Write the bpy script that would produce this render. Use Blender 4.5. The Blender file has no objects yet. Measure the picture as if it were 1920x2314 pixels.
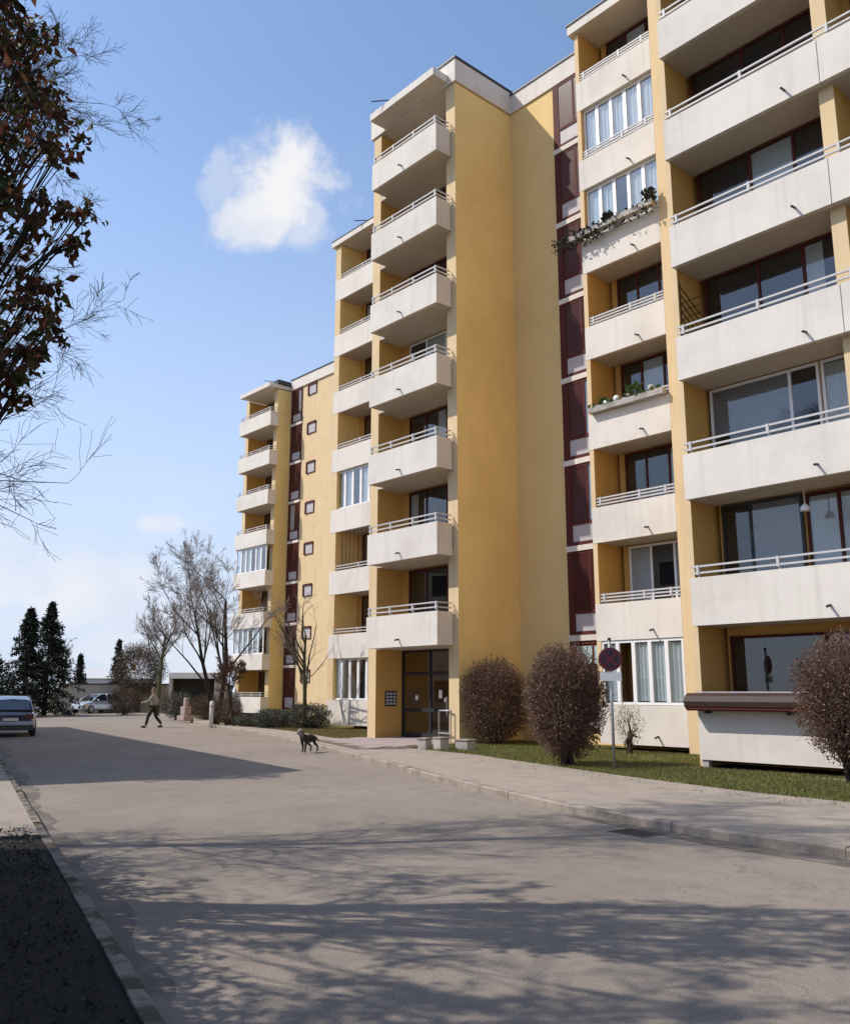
import bpy, bmesh, math, random
import numpy as np
from mathutils import Vector, Matrix

# ------------------------------------------------------------------ camera, world, sun, exposure
scene = bpy.context.scene
col = scene.collection
R = math.radians
EYE = 1.65
cam_d = bpy.data.cameras.new('camera')
cam_d.sensor_fit = 'HORIZONTAL'; cam_d.sensor_width = 36.0
cam_d.lens = 36.0 * 2010.0 / 1920.0
cam_d.clip_start = 0.05; cam_d.clip_end = 3000
cam = bpy.data.objects.new('camera', cam_d); col.objects.link(cam)
_az = R(41.73); _t = math.atan((1562 - 1157) / 2010.0)
_fw = Vector((-math.cos(_az) * math.cos(_t), math.sin(_az) * math.cos(_t), math.sin(_t)))
cam.location = (0, 0, EYE)
cam.rotation_euler = _fw.to_track_quat('-Z', 'Y').to_euler()
scene.camera = cam

SUN_EL = R(46.5)
SUN_TRAVEL = Vector((0.677 * math.cos(SUN_EL), 0.736 * math.cos(SUN_EL), -math.sin(SUN_EL)))
sun_d = bpy.data.lights.new('sun', 'SUN'); sun_d.energy = 3.1; sun_d.angle = R(0.5); sun_d.color = (1.0, 0.93, 0.83)
sun = bpy.data.objects.new('sun', sun_d); col.objects.link(sun)
sun.rotation_euler = SUN_TRAVEL.to_track_quat('-Z', 'Y').to_euler()

def px_dir(x, y):
    """world direction of a photo pixel (1920 x 2314), used for where the clouds stand in the sky"""
    rt = Vector((math.sin(_az), math.cos(_az), 0)); up = rt.cross(_fw)
    return (_fw + rt * ((x - 960) / 2010.0) - up * ((y - 1157) / 2010.0)).normalized()

world = bpy.data.worlds.new('World'); scene.world = world; world.use_nodes = True
def build_world():
    nt = world.node_tree; N = nt.nodes; L = nt.links
    for n in list(N): N.remove(n)
    out = N.new('ShaderNodeOutputWorld'); bg = N.new('ShaderNodeBackground'); bg.inputs['Strength'].default_value = 0.15
    sky = N.new('ShaderNodeTexSky'); sky.sky_type = 'NISHITA'; sky.sun_disc = False
    sky.sun_elevation = SUN_EL; sky.sun_rotation = math.atan2(-0.677, -0.736)
    sky.altitude = 500; sky.air_density = 1.0; sky.dust_density = 0.6; sky.ozone_density = 1.4
    tc = N.new('ShaderNodeTexCoord')
    def math_(op, a=None, b=None, va=0.0, vb=0.0, clamp=False):
        n = N.new('ShaderNodeMath'); n.operation = op; n.use_clamp = clamp
        n.inputs[0].default_value = va; n.inputs[1].default_value = vb
        if a is not None: L.new(a, n.inputs[0])
        if b is not None: L.new(b, n.inputs[1])
        return n.outputs[0]
    def dot(v):
        n = N.new('ShaderNodeVectorMath'); n.operation = 'DOT_PRODUCT'; n.inputs[1].default_value = v
        L.new(tc.outputs['Generated'], n.inputs[0]); return n.outputs['Value']
    def noise(scale, detail, vec=None, rough=0.55, dist=0.0):
        n = N.new('ShaderNodeTexNoise'); n.inputs['Scale'].default_value = scale; n.inputs['Detail'].default_value = detail
        n.inputs['Roughness'].default_value = rough; n.inputs['Distortion'].default_value = dist
        L.new(vec if vec is not None else tc.outputs['Generated'], n.inputs['Vector']); return n.outputs['Fac']
    def smooth(v, a, b):
        n = N.new('ShaderNodeMapRange'); n.interpolation_type = 'SMOOTHSTEP'
        n.inputs['From Min'].default_value = a; n.inputs['From Max'].default_value = b
        L.new(v, n.inputs['Value']); return n.outputs['Result']
    nz = noise(13, 10, rough=0.62, dist=0.25)
    masks = []
    for (px, py, rx, ry, rot, amp, dens) in ((640, 415, .064, .060, .3, 1.0, 1.0), (590, 480, .062, .046, .5, 1.15, .9), (690, 490, .048, .045, .2, 1.3, .55), (480, 420, .055, .030, .1, 2.2, .38),
                                   (365, 1185, .035, .016, 0, 1.5, .6), (200, 1325, .085, .060, 0, 1.2, .7), (60, 1300, .12, .045, 0, 1.3, .55)):
        c = px_dir(px, py); r = Vector((c.y, -c.x, 0)).normalized(); u = r.cross(c)
        r2 = r * math.cos(rot) + u * math.sin(rot); u2 = u * math.cos(rot) - r * math.sin(rot)
        a = math_('MULTIPLY', dot(r2), vb=1 / rx); b = math_('MULTIPLY', dot(u2), vb=1 / ry)
        rr = math_('SQRT', math_('ADD', math_('MULTIPLY', a, a), math_('MULTIPLY', b, b)))
        body = math_('SUBTRACT', None, rr, va=1.0)
        body = math_('ADD', body, math_('MULTIPLY', math_('SUBTRACT', nz, vb=0.5), vb=amp * 1.9))
        front = smooth(dot(c), 0.5, 0.8)
        masks.append(math_('MULTIPLY', math_('MULTIPLY', smooth(body, 0.0, .62), front), vb=dens))
    # thin broken cloud low over the horizon all the way round
    sep = N.new('ShaderNodeSeparateXYZ'); L.new(tc.outputs['Generated'], sep.inputs[0])
    mp = N.new('ShaderNodeMapping'); mp.inputs['Scale'].default_value = (1, 1, 2.6); L.new(tc.outputs['Generated'], mp.inputs['Vector'])
    low = noise(3.2, 6, mp.outputs[0], .6)
    band = smooth(sep.outputs['Z'], 0.30, 0.0)
    masks.append(math_('MULTIPLY', math_('MULTIPLY', smooth(low, 0.42, 0.72), band), vb=.8))
    veil = noise(1.6, 5, mp.outputs[0], .6)
    masks.append(math_('MULTIPLY', smooth(veil, 0.5, 0.8), vb=.12))
    m = masks[0]
    for k in masks[1:]: m = math_('MAXIMUM', m, k)
    shade = noise(9, 4)
    ramp = N.new('ShaderNodeMix'); ramp.data_type = 'RGBA'
    ramp.inputs['A'].default_value = (3.3, 3.5, 3.95, 1); ramp.inputs['B'].default_value = (4.0, 4.0, 4.1, 1)
    L.new(smooth(shade, .35, .6), ramp.inputs['Factor'])
    mix = N.new('ShaderNodeMix'); mix.data_type = 'RGBA'
    hz = N.new('ShaderNodeMix'); hz.data_type = 'RGBA'; hz.inputs['B'].default_value = (2.65, 3.05, 3.95, 1)
    L.new(math_('MULTIPLY', smooth(sep.outputs['Z'], 0.62, 0.0), vb=.9), hz.inputs['Factor']); L.new(sky.outputs['Color'], hz.inputs['A'])
    L.new(m, mix.inputs['Factor']); L.new(hz.outputs['Result'], mix.inputs['A']); L.new(ramp.outputs['Result'], mix.inputs['B'])
    L.new(mix.outputs['Result'], bg.inputs['Color']); L.new(bg.outputs[0], out.inputs['Surface'])
build_world()

vs = scene.view_settings
vs.view_transform = 'Standard'; vs.look = 'None'; vs.gamma = 1.0; vs.use_curve_mapping = False; vs.exposure = 0.6
scene.render.engine = 'CYCLES'
scene.cycles.max_bounces = 6; scene.cycles.transparent_max_bounces = 8

# ------------------------------------------------------------------ helpers
random.seed(7); np.random.seed(7)
class MB:
    """collects faces and links them as ONE mesh object"""
    def __init__(s): s.v = []; s.f = []; s.m = []
    def quad(s, a, b, c, d, m=0):
        n = len(s.v); s.v += [a, b, c, d]; s.f.append((n, n + 1, n + 2, n + 3)); s.m.append(m)
    def box(s, x0, x1, y0, y1, z0, z1, m=0, front=None):
        n = len(s.v)
        s.v += [(x0, y0, z0), (x1, y0, z0), (x1, y1, z0), (x0, y1, z0), (x0, y0, z1), (x1, y0, z1), (x1, y1, z1), (x0, y1, z1)]
        fm = m if front is None else front
        for f, mm in (((0, 3, 2, 1), m), ((4, 5, 6, 7), m), ((0, 1, 5, 4), fm), ((1, 2, 6, 5), m), ((2, 3, 7, 6), m), ((3, 0, 4, 7), m)):
            s.f.append(tuple(n + i for i in f)); s.m.append(mm)
        return s
    def prism(s, pts, z0, z1, m=0):
        n = len(s.v); k = len(pts)
        s.v += [(p[0], p[1], z0) for p in pts] + [(p[0], p[1], z1) for p in pts]
        s.f.append(tuple(n + k - 1 - i for i in range(k))); s.m.append(m)
        s.f.append(tuple(n + k + i for i in range(k))); s.m.append(m)
        for i in range(k):
            j = (i + 1) % k; s.f.append((n + i, n + j, n + k + j, n + k + i)); s.m.append(m)
        return s
    def tube(s, pts, rad, n=6, m=0, cap=True):
        pts = [Vector(p) for p in pts]; rs = rad if hasattr(rad, '__len__') else [rad] * len(pts)
        base = len(s.v); prev = None
        for i, p in enumerate(pts):
            t = (pts[min(i + 1, len(pts) - 1)] - pts[max(i - 1, 0)])
            if t.length < 1e-9: t = Vector((0, 0, 1))
            t.normalize()
            if prev is None:
                a = t.orthogonal().normalized()
            else:
                a = prev - t * prev.dot(t)
                a = a.normalized() if a.length > 1e-6 else t.orthogonal().normalized()
            prev = a; b = t.cross(a)
            for k in range(n):
                an = 2 * math.pi * k / n
                s.v.append(tuple(p + (a * math.cos(an) + b * math.sin(an)) * rs[i]))
        for i in range(len(pts) - 1):
            for k in range(n):
                k2 = (k + 1) % n
                s.f.append((base + i * n + k, base + i * n + k2, base + (i + 1) * n + k2, base + (i + 1) * n + k)); s.m.append(m)
        if cap:
            s.f.append(tuple(base + n - 1 - k for k in range(n))); s.m.append(m)
            s.f.append(tuple(base + (len(pts) - 1) * n + k for k in range(n))); s.m.append(m)
        return s
    def ball(s, c, r, seg=10, rings=7, m=0, sc=(1, 1, 1)):
        n = len(s.v)
        for i in range(1, rings):
            th = math.pi * i / rings
            for k in range(seg):
                ph = 2 * math.pi * k / seg
                s.v.append((c[0] + r * sc[0] * math.sin(th) * math.cos(ph), c[1] + r * sc[1] * math.sin(th) * math.sin(ph), c[2] + r * sc[2] * math.cos(th)))
        top = len(s.v); s.v += [(c[0], c[1], c[2] + r * sc[2]), (c[0], c[1], c[2] - r * sc[2])]
        for i in range(rings - 2):
            for k in range(seg):
                k2 = (k + 1) % seg
                s.f.append((n + i * seg + k, n + (i + 1) * seg + k, n + (i + 1) * seg + k2, n + i * seg + k2)); s.m.append(m)
        for k in range(seg):
            k2 = (k + 1) % seg
            s.f.append((top, n + k, n + k2)); s.m.append(m)
            b = n + (rings - 2) * seg; s.f.append((top + 1, b + k2, b + k)); s.m.append(m)
        return s
    def build(s, name, mats, parent=None, smooth=False):
        me = bpy.data.meshes.new(name); me.from_pydata(s.v, [], s.f)
        if not isinstance(mats, (list, tuple)): mats = [mats]
        for mt in mats: me.materials.append(mt)
        if len(mats) > 1: me.polygons.foreach_set('material_index', s.m)
        if smooth: me.polygons.foreach_set('use_smooth', [True] * len(s.f))
        me.update()
        return link(name, me, parent)
def link(name, data, parent=None):
    o = bpy.data.objects.new(name, data); col.objects.link(o)
    if parent is not None: o.parent = parent
    return o
def arr_mesh(name, V, F, mats, parent=None, smooth=False, mi=None):
    """V: (n,3) array, F: (m,k) array"""
    me = bpy.data.meshes.new(name); k = F.shape[1]
    me.vertices.add(len(V)); me.vertices.foreach_set('co', np.asarray(V, np.float32).ravel())
    me.loops.add(F.size); me.loops.foreach_set('vertex_index', F.astype(np.int32).ravel())
    me.polygons.add(len(F)); me.polygons.foreach_set('loop_start', np.arange(0, F.size, k, dtype=np.int32))
    if not isinstance(mats, (list, tuple)): mats = [mats]
    for m in mats: me.materials.append(m)
    if mi is not None: me.polygons.foreach_set('material_index', np.asarray(mi, np.int32))
    if smooth: me.polygons.foreach_set('use_smooth', np.ones(len(F), bool))
    me.update(calc_edges=True); me.validate()
    return link(name, me, parent)
def thing(name, label, cat, loc=(0, 0, 0), rotz=0.0, group=None):
    o = bpy.data.objects.new(name, None); col.objects.link(o); o.empty_display_size = .3
    o.location = loc; o.rotation_euler = (0, 0, rotz)
    return tag(o, label, cat, group)
def tag(o, label, cat, group=None):
    o['label'] = label; o['category'] = cat
    if group: o['group'] = group
    return o
def struct(o): o['kind'] = 'structure'; return o
def stuff(o): o['kind'] = 'stuff'; return o

# ------------------------------------------------------------------ materials
def new_mat(name):
    m = bpy.data.materials.new(name); m.use_nodes = True
    return m, m.node_tree, m.node_tree.nodes['Principled BSDF']
def mat(name, c, rough=.8, var=.12, scale=3.0, spec=.3, metal=0.0, bump=0.0, bscale=60, c2=None, thr=(.4, .65), streak=None, coat=0.0, detail=6, sub=None):
    """procedural paint: base colour with noise variation, an optional second colour (dirt, wear) and vertical streaks, fine relief"""
    m, nt, b = new_mat(name); N = nt.nodes; L = nt.links
    tc = N.new('ShaderNodeTexCoord'); src = tc.outputs['Object']
    n1 = N.new('ShaderNodeTexNoise'); n1.inputs['Scale'].default_value = scale; n1.inputs['Detail'].default_value = detail
    L.new(src, n1.inputs['Vector'])
    mx = N.new('ShaderNodeMix'); mx.data_type = 'RGBA'
    mx.inputs['A'].default_value = tuple(x * (1 - var) for x in c) + (1,); mx.inputs['B'].default_value = tuple(min(1, x * (1 + var)) for x in c) + (1,)
    L.new(n1.outputs['Fac'], mx.inputs['Factor']); outc = mx.outputs['Result']
    if c2 is not None:
        n2 = N.new('ShaderNodeTexNoise'); n2.inputs['Scale'].default_value = scale * .45; n2.inputs['Detail'].default_value = 8; n2.inputs['Roughness'].default_value = .65
        L.new(src, n2.inputs['Vector'])
        r = N.new('ShaderNodeMapRange'); r.interpolation_type = 'SMOOTHSTEP'; r.inputs['From Min'].default_value = thr[0]; r.inputs['From Max'].default_value = thr[1]
        L.new(n2.outputs['Fac'], r.inputs['Value'])
        m2 = N.new('ShaderNodeMix'); m2.data_type = 'RGBA'; m2.inputs['B'].default_value = tuple(c2) + (1,)
        L.new(r.outputs['Result'], m2.inputs['Factor']); L.new(outc, m2.inputs['A']); outc = m2.outputs['Result']
    if streak is not None:
        mp = N.new('ShaderNodeMapping'); mp.inputs['Scale'].default_value = (3.6, 3.6, .16); L.new(src, mp.inputs['Vector'])
        n3 = N.new('ShaderNodeTexNoise'); n3.inputs['Scale'].default_value = 1.6; n3.inputs['Detail'].default_value = 7; L.new(mp.outputs[0], n3.inputs['Vector'])
        r = N.new('ShaderNodeMapRange'); r.interpolation_type = 'SMOOTHSTEP'; r.inputs['From Min'].default_value = .5; r.inputs['From Max'].default_value = .8
        r.inputs['To Max'].default_value = streak[1]
        L.new(n3.outputs['Fac'], r.inputs['Value'])
        m3 = N.new('ShaderNodeMix'); m3.data_type = 'RGBA'; m3.inputs['B'].default_value = tuple(streak[0]) + (1,)
        L.new(r.outputs['Result'], m3.inputs['Factor']); L.new(outc, m3.inputs['A']); outc = m3.outputs['Result']
    L.new(outc, b.inputs['Base Color'])
    b.inputs['Roughness'].default_value = rough; b.inputs['Specular IOR Level'].default_value = spec; b.inputs['Metallic'].default_value = metal
    if coat: b.inputs['Coat Weight'].default_value = coat; b.inputs['Coat Roughness'].default_value = .03
    if bump:
        nb = N.new('ShaderNodeTexNoise'); nb.inputs['Scale'].default_value = bscale; nb.inputs['Detail'].default_value = 5; L.new(src, nb.inputs['Vector'])
        bp = N.new('ShaderNodeBump'); bp.inputs['Strength'].default_value = bump; bp.inputs['Distance'].default_value = .02
        L.new(nb.outputs['Fac'], bp.inputs['Height']); L.new(bp.outputs[0], b.inputs['Normal'])
    if sub: b.inputs['Subsurface Weight'].default_value = sub
    return m
def leaf_mat(name, cols, trans=.35, rough=.55):
    """leaf colour picked per leaf (random per mesh island), part of the light passing through"""
    m, nt, b = new_mat(name); N = nt.nodes; L = nt.links
    g = N.new('ShaderNodeNewGeometry'); r = N.new('ShaderNodeValToRGB'); r.color_ramp.interpolation = 'LINEAR'
    e = r.color_ramp.elements
    while len(e) < len(cols): e.new(.5)
    for i, c in enumerate(cols): e[i].position = i / max(1, len(cols) - 1); e[i].color = tuple(c) + (1,)
    L.new(g.outputs['Random Per Island'], r.inputs['Fac']); L.new(r.outputs['Color'], b.inputs['Base Color'])
    b.inputs['Roughness'].default_value = rough; b.inputs['Specular IOR Level'].default_value = .25
    t = N.new('ShaderNodeBsdfTranslucent'); L.new(r.outputs['Color'], t.inputs['Color'])
    ms = N.new('ShaderNodeMixShader'); ms.inputs['Fac'].default_value = trans
    out = N['Material Output']; L.new(b.outputs[0], ms.inputs[1]); L.new(t.outputs[0], ms.inputs[2]); L.new(ms.outputs[0], out.inputs['Surface'])
    return m
def glass_mat(name, tint=(.8, .86, .88), refl=.32):
    """thin window pane: mostly see-through, mirrors the sky more at glancing angles"""
    m, nt, b = new_mat(name); N = nt.nodes; L = nt.links
    tr = N.new('ShaderNodeBsdfTransparent'); tr.inputs['Color'].default_value = tuple(tint) + (1,)
    gl = N.new('ShaderNodeBsdfGlossy'); gl.inputs['Roughness'].default_value = .02; gl.inputs['Color'].default_value = (.95, .97, 1, 1)
    lw = N.new('ShaderNodeLayerWeight'); lw.inputs['Blend'].default_value = .5
    pw = N.new('ShaderNodeMath'); pw.operation = 'POWER'; pw.inputs[1].default_value = 3.5; L.new(lw.outputs['Facing'], pw.inputs[0])
    ma = N.new('ShaderNodeMath'); ma.operation = 'MULTIPLY_ADD'; ma.inputs[1].default_value = .85; ma.inputs[2].default_value = refl; ma.use_clamp = True; L.new(pw.outputs[0], ma.inputs[0])
    ms = N.new('ShaderNodeMixShader'); L.new(ma.outputs[0], ms.inputs['Fac']); L.new(tr.outputs[0], ms.inputs[1]); L.new(gl.outputs[0], ms.inputs[2])
    L.new(ms.outputs[0], N['Material Output'].inputs['Surface'])
    return m
M = {}
M['white'] = mat('white_render', (.69, .64, .58), .85, .05, 1.2, bump=.15, bscale=90, c2=(.60, .55, .495), thr=(.42, .7), streak=((.46, .42, .37), .42))
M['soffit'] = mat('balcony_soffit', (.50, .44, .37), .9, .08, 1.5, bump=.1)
M['pale'] = mat('pale_yellow_render', (.66, .50, .30), .88, .08, 1.5, bump=.2, bscale=90, c2=(.58, .44, .265), thr=(.5, .8), streak=((.48, .37, .24), .45))
M['ochre'] = mat('ochre_render', (.86, .64, .275), .88, .08, .8, bump=.2, bscale=90, c2=(.78, .575, .24), thr=(.42, .65), streak=((.66, .45, .18), .22))
M['tan'] = mat('tan_render', (.74, .54, .245), .88, .07, .9, bump=.2, bscale=90, c2=(.67, .485, .22), thr=(.48, .75), streak=((.58, .42, .22), .22))
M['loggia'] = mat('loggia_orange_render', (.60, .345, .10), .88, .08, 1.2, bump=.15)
M['roofcap'] = mat('dark_roof_flashing', (.06, .06, .065), .5, .2, 4, metal=.4)
M['roof'] = mat('roof_felt', (.12, .115, .11), .9, .2, 2)
M['maroon'] = mat('maroon_frame', (.085, .02, .017), .65, .2, 4, spec=.15)
M['maroondim'] = mat('maroon_blind', (.075, .02, .018), .7, .3, 2)
M['maroonglass'] = mat('maroon_tinted_glass', (.055, .014, .013), .28, .4, 1.4, spec=.18)
M['pvc'] = mat('white_window_frame', (.78, .78, .79), .4, .04, 3, spec=.45)
M['alu'] = mat('aluminium_rail', (.50, .49, .49), .5, .1, 6, metal=0.0)
M['darkmetal'] = mat('dark_metal', (.05, .05, .055), .5, .2, 5, metal=.5)
M['browntimber'] = mat('dark_brown_timber', (.045, .025, .02), .6, .3, 5, bump=.2)
M['glass'] = glass_mat('window_glass', (.80, .83, .85), .06)
M['clearglass'] = glass_mat('clear_glass', (.88, .92, .94), .10)
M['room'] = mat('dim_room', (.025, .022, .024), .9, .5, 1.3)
M['shutter'] = mat('grey_roller_shutter', (.42, .40, .39), .6, .06, 3, bump=.1)
M['curtain'] = mat('net_curtain', (.72, .71, .68), .9, .08, 6, sub=.1)
M['panel'] = mat('grey_panel', (.45, .42, .44), .55, .07, 3, streak=((.34, .32, .33), .5))
M['bluepanel'] = mat('pale_blue_panel', (.40, .52, .55), .5, .08, 2)
M['concrete'] = mat('concrete', (.40, .37, .34), .9, .15, 4, bump=.4, bscale=50, c2=(.24, .23, .19), thr=(.5, .7))
M['shade_dark'] = mat('shade_dark_ground', (.014, .011, .009), .95, .5, 3, bump=.8, bscale=25, c2=(.028, .021, .014), thr=(.5, .7))  # near-black, so verge and balcony gap look shaded by colour
M['bark'] = mat('grey_brown_bark', (.075, .058, .045), .9, .3, 14, bump=.6, bscale=40)
M['barkdark'] = mat('dark_bark', (.035, .028, .024), .9, .3, 14, bump=.6, bscale=40)
M['barkgreen'] = mat('mossy_bark', (.075, .075, .035), .9, .35, 10, bump=.6, bscale=40)
M['twig'] = mat('grey_twigs', (.21, .185, .18), .9, .25, 8)
M['twigred'] = mat('reddish_twigs', (.16, .09, .07), .9, .3, 8)
M['pinkstone'] = mat('pink_sandstone', (.33, .26, .245), .9, .15, 4, bump=.3)
M['terracotta'] = mat('terracotta', (.40, .15, .08), .8, .15, 6)
M['plant'] = leaf_mat('potted_leaves', [(.03, .06, .015), (.06, .11, .03), (.09, .13, .04)], .3)
M['deadplant'] = leaf_mat('dark_trailing_leaves', [(.012, .016, .012), (.03, .035, .025), (.05, .05, .04)], .2)
M['paper'] = mat('paper_notice', (.75, .74, .72), .8, .04, 4)

def asphalt():
    m, nt, b = new_mat('worn_asphalt'); N = nt.nodes; L = nt.links
    tc = N.new('ShaderNodeTexCoord'); src = tc.outputs['Object']
    def ns(s, d, r=.6, v=None):
        n = N.new('ShaderNodeTexNoise'); n.inputs['Scale'].default_value = s; n.inputs['Detail'].default_value = d; n.inputs['Roughness'].default_value = r
        L.new(v if v else src, n.inputs['Vector']); return n.outputs['Fac']
    def mr(v, a, b_, t0=0., t1=1.):
        n = N.new('ShaderNodeMapRange'); n.interpolation_type = 'SMOOTHSTEP'
        for k, x in (('From Min', a), ('From Max', b_), ('To Min', t0), ('To Max', t1)): n.inputs[k].default_value = x
        L.new(v, n.inputs['Value']); return n.outputs['Result']
    def mix(f, a, bb):
        n = N.new('ShaderNodeMix'); n.data_type = 'RGBA'
        for k, x in (('A', a), ('B', bb)):
            if isinstance(x, tuple): n.inputs[k].default_value = x + (1,)
            else: L.new(x, n.inputs[k])
        L.new(f, n.inputs['Factor']); return n.outputs['Result']
    c = mix(mr(ns(.35, 7), .35, .68), (.262, .217, .174), (.33, .277, .226))
    c = mix(mr(ns(2.2, 8, .7), .46, .70, 0, .8), c, (.195, .166, .14))
    mp = N.new('ShaderNodeMapping'); mp.inputs['Rotation'].default_value = (0, 0, R(-20)); mp.inputs['Scale'].default_value = (.12, 1.1, 1); L.new(src, mp.inputs['Vector'])
    c = mix(mr(ns(1.2, 6, .6, mp.outputs[0]), .52, .72, 0, .4), c, (.36, .31, .262))
    c = mix(mr(ns(7, 9, .75), .47, .66, 0, .55), c, (.20, .172, .148))
    c = mix(mr(ns(.9, 5, .6), .60, .70, 0, .55), c, (.17, .15, .135))
    c = mix(mr(ns(60, 4, .8), .40, .60, 0, .75), c, (.15, .13, .115)); c = mix(mr(ns(95, 2, .8), .60, .72, 0, .8), c, (.50, .45, .40))
    # hairline cracks
    vo = N.new('ShaderNodeTexVoronoi'); vo.feature = 'DISTANCE_TO_EDGE'; vo.inputs['Scale'].default_value = .32
    wn = N.new('ShaderNodeTexNoise'); wn.inputs['Scale'].default_value = 1.1; wn.inputs['Detail'].default_value = 6; L.new(src, wn.inputs['Vector'])
    ad = N.new('ShaderNodeMix'); ad.data_type = 'RGBA'; ad.blend_type = 'LINEAR_LIGHT'; ad.inputs['Factor'].default_value = .9
    L.new(src, ad.inputs['A']); L.new(wn.outputs['Color'], ad.inputs['B']); L.new(ad.outputs['Result'], vo.inputs['Vector'])
    crack = mr(vo.outputs['Distance'], .001, .006, .35, 0)
    c = mix(crack, c, (.10, .085, .075))
    L.new(c, b.inputs['Base Color']); b.inputs['Roughness'].default_value = .88; b.inputs['Specular IOR Level'].default_value = .25
    bp = N.new('ShaderNodeBump'); bp.inputs['Strength'].default_value = .35; bp.inputs['Distance'].default_value = .01
    L.new(ns(110, 4, .7), bp.inputs['Height']); L.new(bp.outputs[0], b.inputs['Normal'])
    return m
M['asphalt'] = asphalt()
M['sidewalk'] = mat('pavement_asphalt', (.32, .272, .226), .9, .14, 5, bump=.3, bscale=110, c2=(.265, .225, .188), thr=(.42, .68))
M['paver'] = mat('pinkish_paving', (.36, .29, .275), .9, .12, 1.3, bump=.3, bscale=60, c2=(.29, .25, .22), thr=(.45, .7))
M['joint'] = mat('paving_bed', (.13, .11, .09), .95, .2, 6)
M['kerb'] = mat('granite_kerb', (.30, .255, .215), .85, .18, 7, bump=.5, bscale=70, c2=(.20, .17, .14), thr=(.46, .66))
M['kerbold'] = mat('shade_darkened_old_kerb', (.24, .205, .17), .9, .25, 8, bump=.6, bscale=50, c2=(.07, .058, .04), thr=(.40, .58))  # old kerb, darkened to carry the verge shade over it
M['lawn'] = mat('lawn_soil', (.12, .115, .04), .95, .3, 1.2, bump=.7, bscale=30, c2=(.20, .15, .075), thr=(.48, .66))
M['ground'] = mat('open_ground', (.15, .13, .085), .95, .25, .05, c2=(.10, .105, .05), thr=(.4, .6))
M['gutter'] = mat('damp_gutter_dirt', (.12, .10, .085), .8, .25, 4, c2=(.19, .16, .135), thr=(.45, .6))

# ------------------------------------------------------------------ ground, road, pavements
KERB_R = [(26, 10.2), (12, 9.5), (4, 9.25), (-2, 9.3), (-4.2, 9.37), (-5.5, 9.45), (-8.1, 9.95), (-10.8, 10.85), (-13.5, 11.94), (-17, 13.45), (-20.6, 14.96), (-25, 16.6), (-31, 18.7), (-38.6, 21.0), (-48, 24.3), (-58, 27.6)]
KERB_L = [(26, -6.0), (8, -1.1), (0, 1.05), (-4.82, 2.32), (-6.97, 2.89), (-10.53, 3.81), (-17, 5.5), (-24.1, 7.35), (-31, 9.3), (-38, 11.3), (-46, 13.7), (-56, 16.8)]
def resample(poly, step):
    out = [Vector(poly[0])]; 
    for a, b in zip(poly[:-1], poly[1:]):
        a = Vector(a); b = Vector(b); n = max(1, round((b - a).length / step))
        for i in range(1, n + 1): out.append(a.lerp(b, i / n))
    return out
def offset(poly, d):
    out = []
    for i, p in enumerate(poly):
        t = (Vector(poly[min(i + 1, len(poly) - 1)]) - Vector(poly[max(i - 1, 0)])).normalized()
        out.append((p[0] - t.y * d, p[1] + t.x * d))
    return out
def strip(name, A, B, z, m, parent=None):
    b = MB()
    for i in range(len(A) - 1):
        b.quad((A[i][0], A[i][1], z), (B[i][0], B[i][1], z), (B[i + 1][0], B[i + 1][1], z), (A[i + 1][0], A[i + 1][1], z))
    o = b.build(name, m, parent)
    me = o.data; bm = bmesh.new(); bm.from_mesh(me); bmesh.ops.recalc_face_normals(bm, faces=bm.faces)
    if sum(f.normal.z for f in bm.faces) < 0: bmesh.ops.reverse_faces(bm, faces=bm.faces)
    bm.to_mesh(me); bm.free()
    return o
g = MB(); g.quad((-900, -900, -.05), (900, -900, -.05), (900, 900, -.05), (-900, 900, -.05))
struct(g.build('ground', M['ground']))
rd = MB()
pts = [(p[0], p[1]) for p in KERB_R] + [(-63, 30.5), (-64, 34), (-70, 60), (-84, 60), (-76, 24), (-70, -20), (-58, -20), (-58, 14)] + [(p[0], p[1]) for p in reversed(KERB_L)]
rd.v = [(x, y, 0.0) for x, y in pts]; rd.f = [tuple(range(len(pts)))]; rd.m = [0]
road = rd.build('road', M['asphalt'])
_bm = bmesh.new(); _bm.from_mesh(road.data); bmesh.ops.triangulate(_bm, faces=_bm.faces)
for _f in _bm.faces:
    if _f.normal.z < 0: _f.normal_flip()
_bm.to_mesh(road.data); _bm.free(); struct(road)

def kerb(name, poly, side, h, w, m, dip=None):
    root = bpy.data.objects.new(name, None); col.objects.link(root); struct(root)
    pts = resample(poly, 1.0)
    for i in range(len(pts) - 1):
        a, b = pts[i], pts[i + 1]
        if a.x > 14 or a.x < -57: continue
        t = (b - a).normalized(); nrm = Vector((-t.y, t.x)) * side
        L_ = (b - a).length - .006; hh = h + random.uniform(-.008, .008)
        if dip and dip[0] < a.x < dip[1]: hh = .112
        tilt = random.uniform(-.006, .006)
        B = MB(); c = .022
        prof = [(tilt, -.1), (tilt, hh - c), (tilt + c, hh), (w, hh), (w, -.1)]
        for q in range(2):
            o = a + t * (.003 + q * L_)
            for (d, z) in prof: B.v.append((o.x + nrm.x * d, o.y + nrm.y * d, z))
        k = len(prof)
        for j in range(k):
            j2 = (j + 1) % k; B.f.append((j, j2, k + j2, k + j)); B.m.append(0)
        B.f += [tuple(range(k - 1, -1, -1)), tuple(range(k, 2 * k))]; B.m += [0, 0]
        o = B.build('kerb_stone', m, root)
        bmx = bmesh.new(); bmx.from_mesh(o.data); bmesh.ops.recalc_face_normals(bmx, faces=bmx.faces); bmx.to_mesh(o.data); bmx.free()
    return root
kerb('right_kerb', KERB_R, -1, .12, .14, M['kerb'], dip=(-27, -19.5))
kerb('left_kerb', KERB_L, 1, .10, .11, M['kerbold'])
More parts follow.
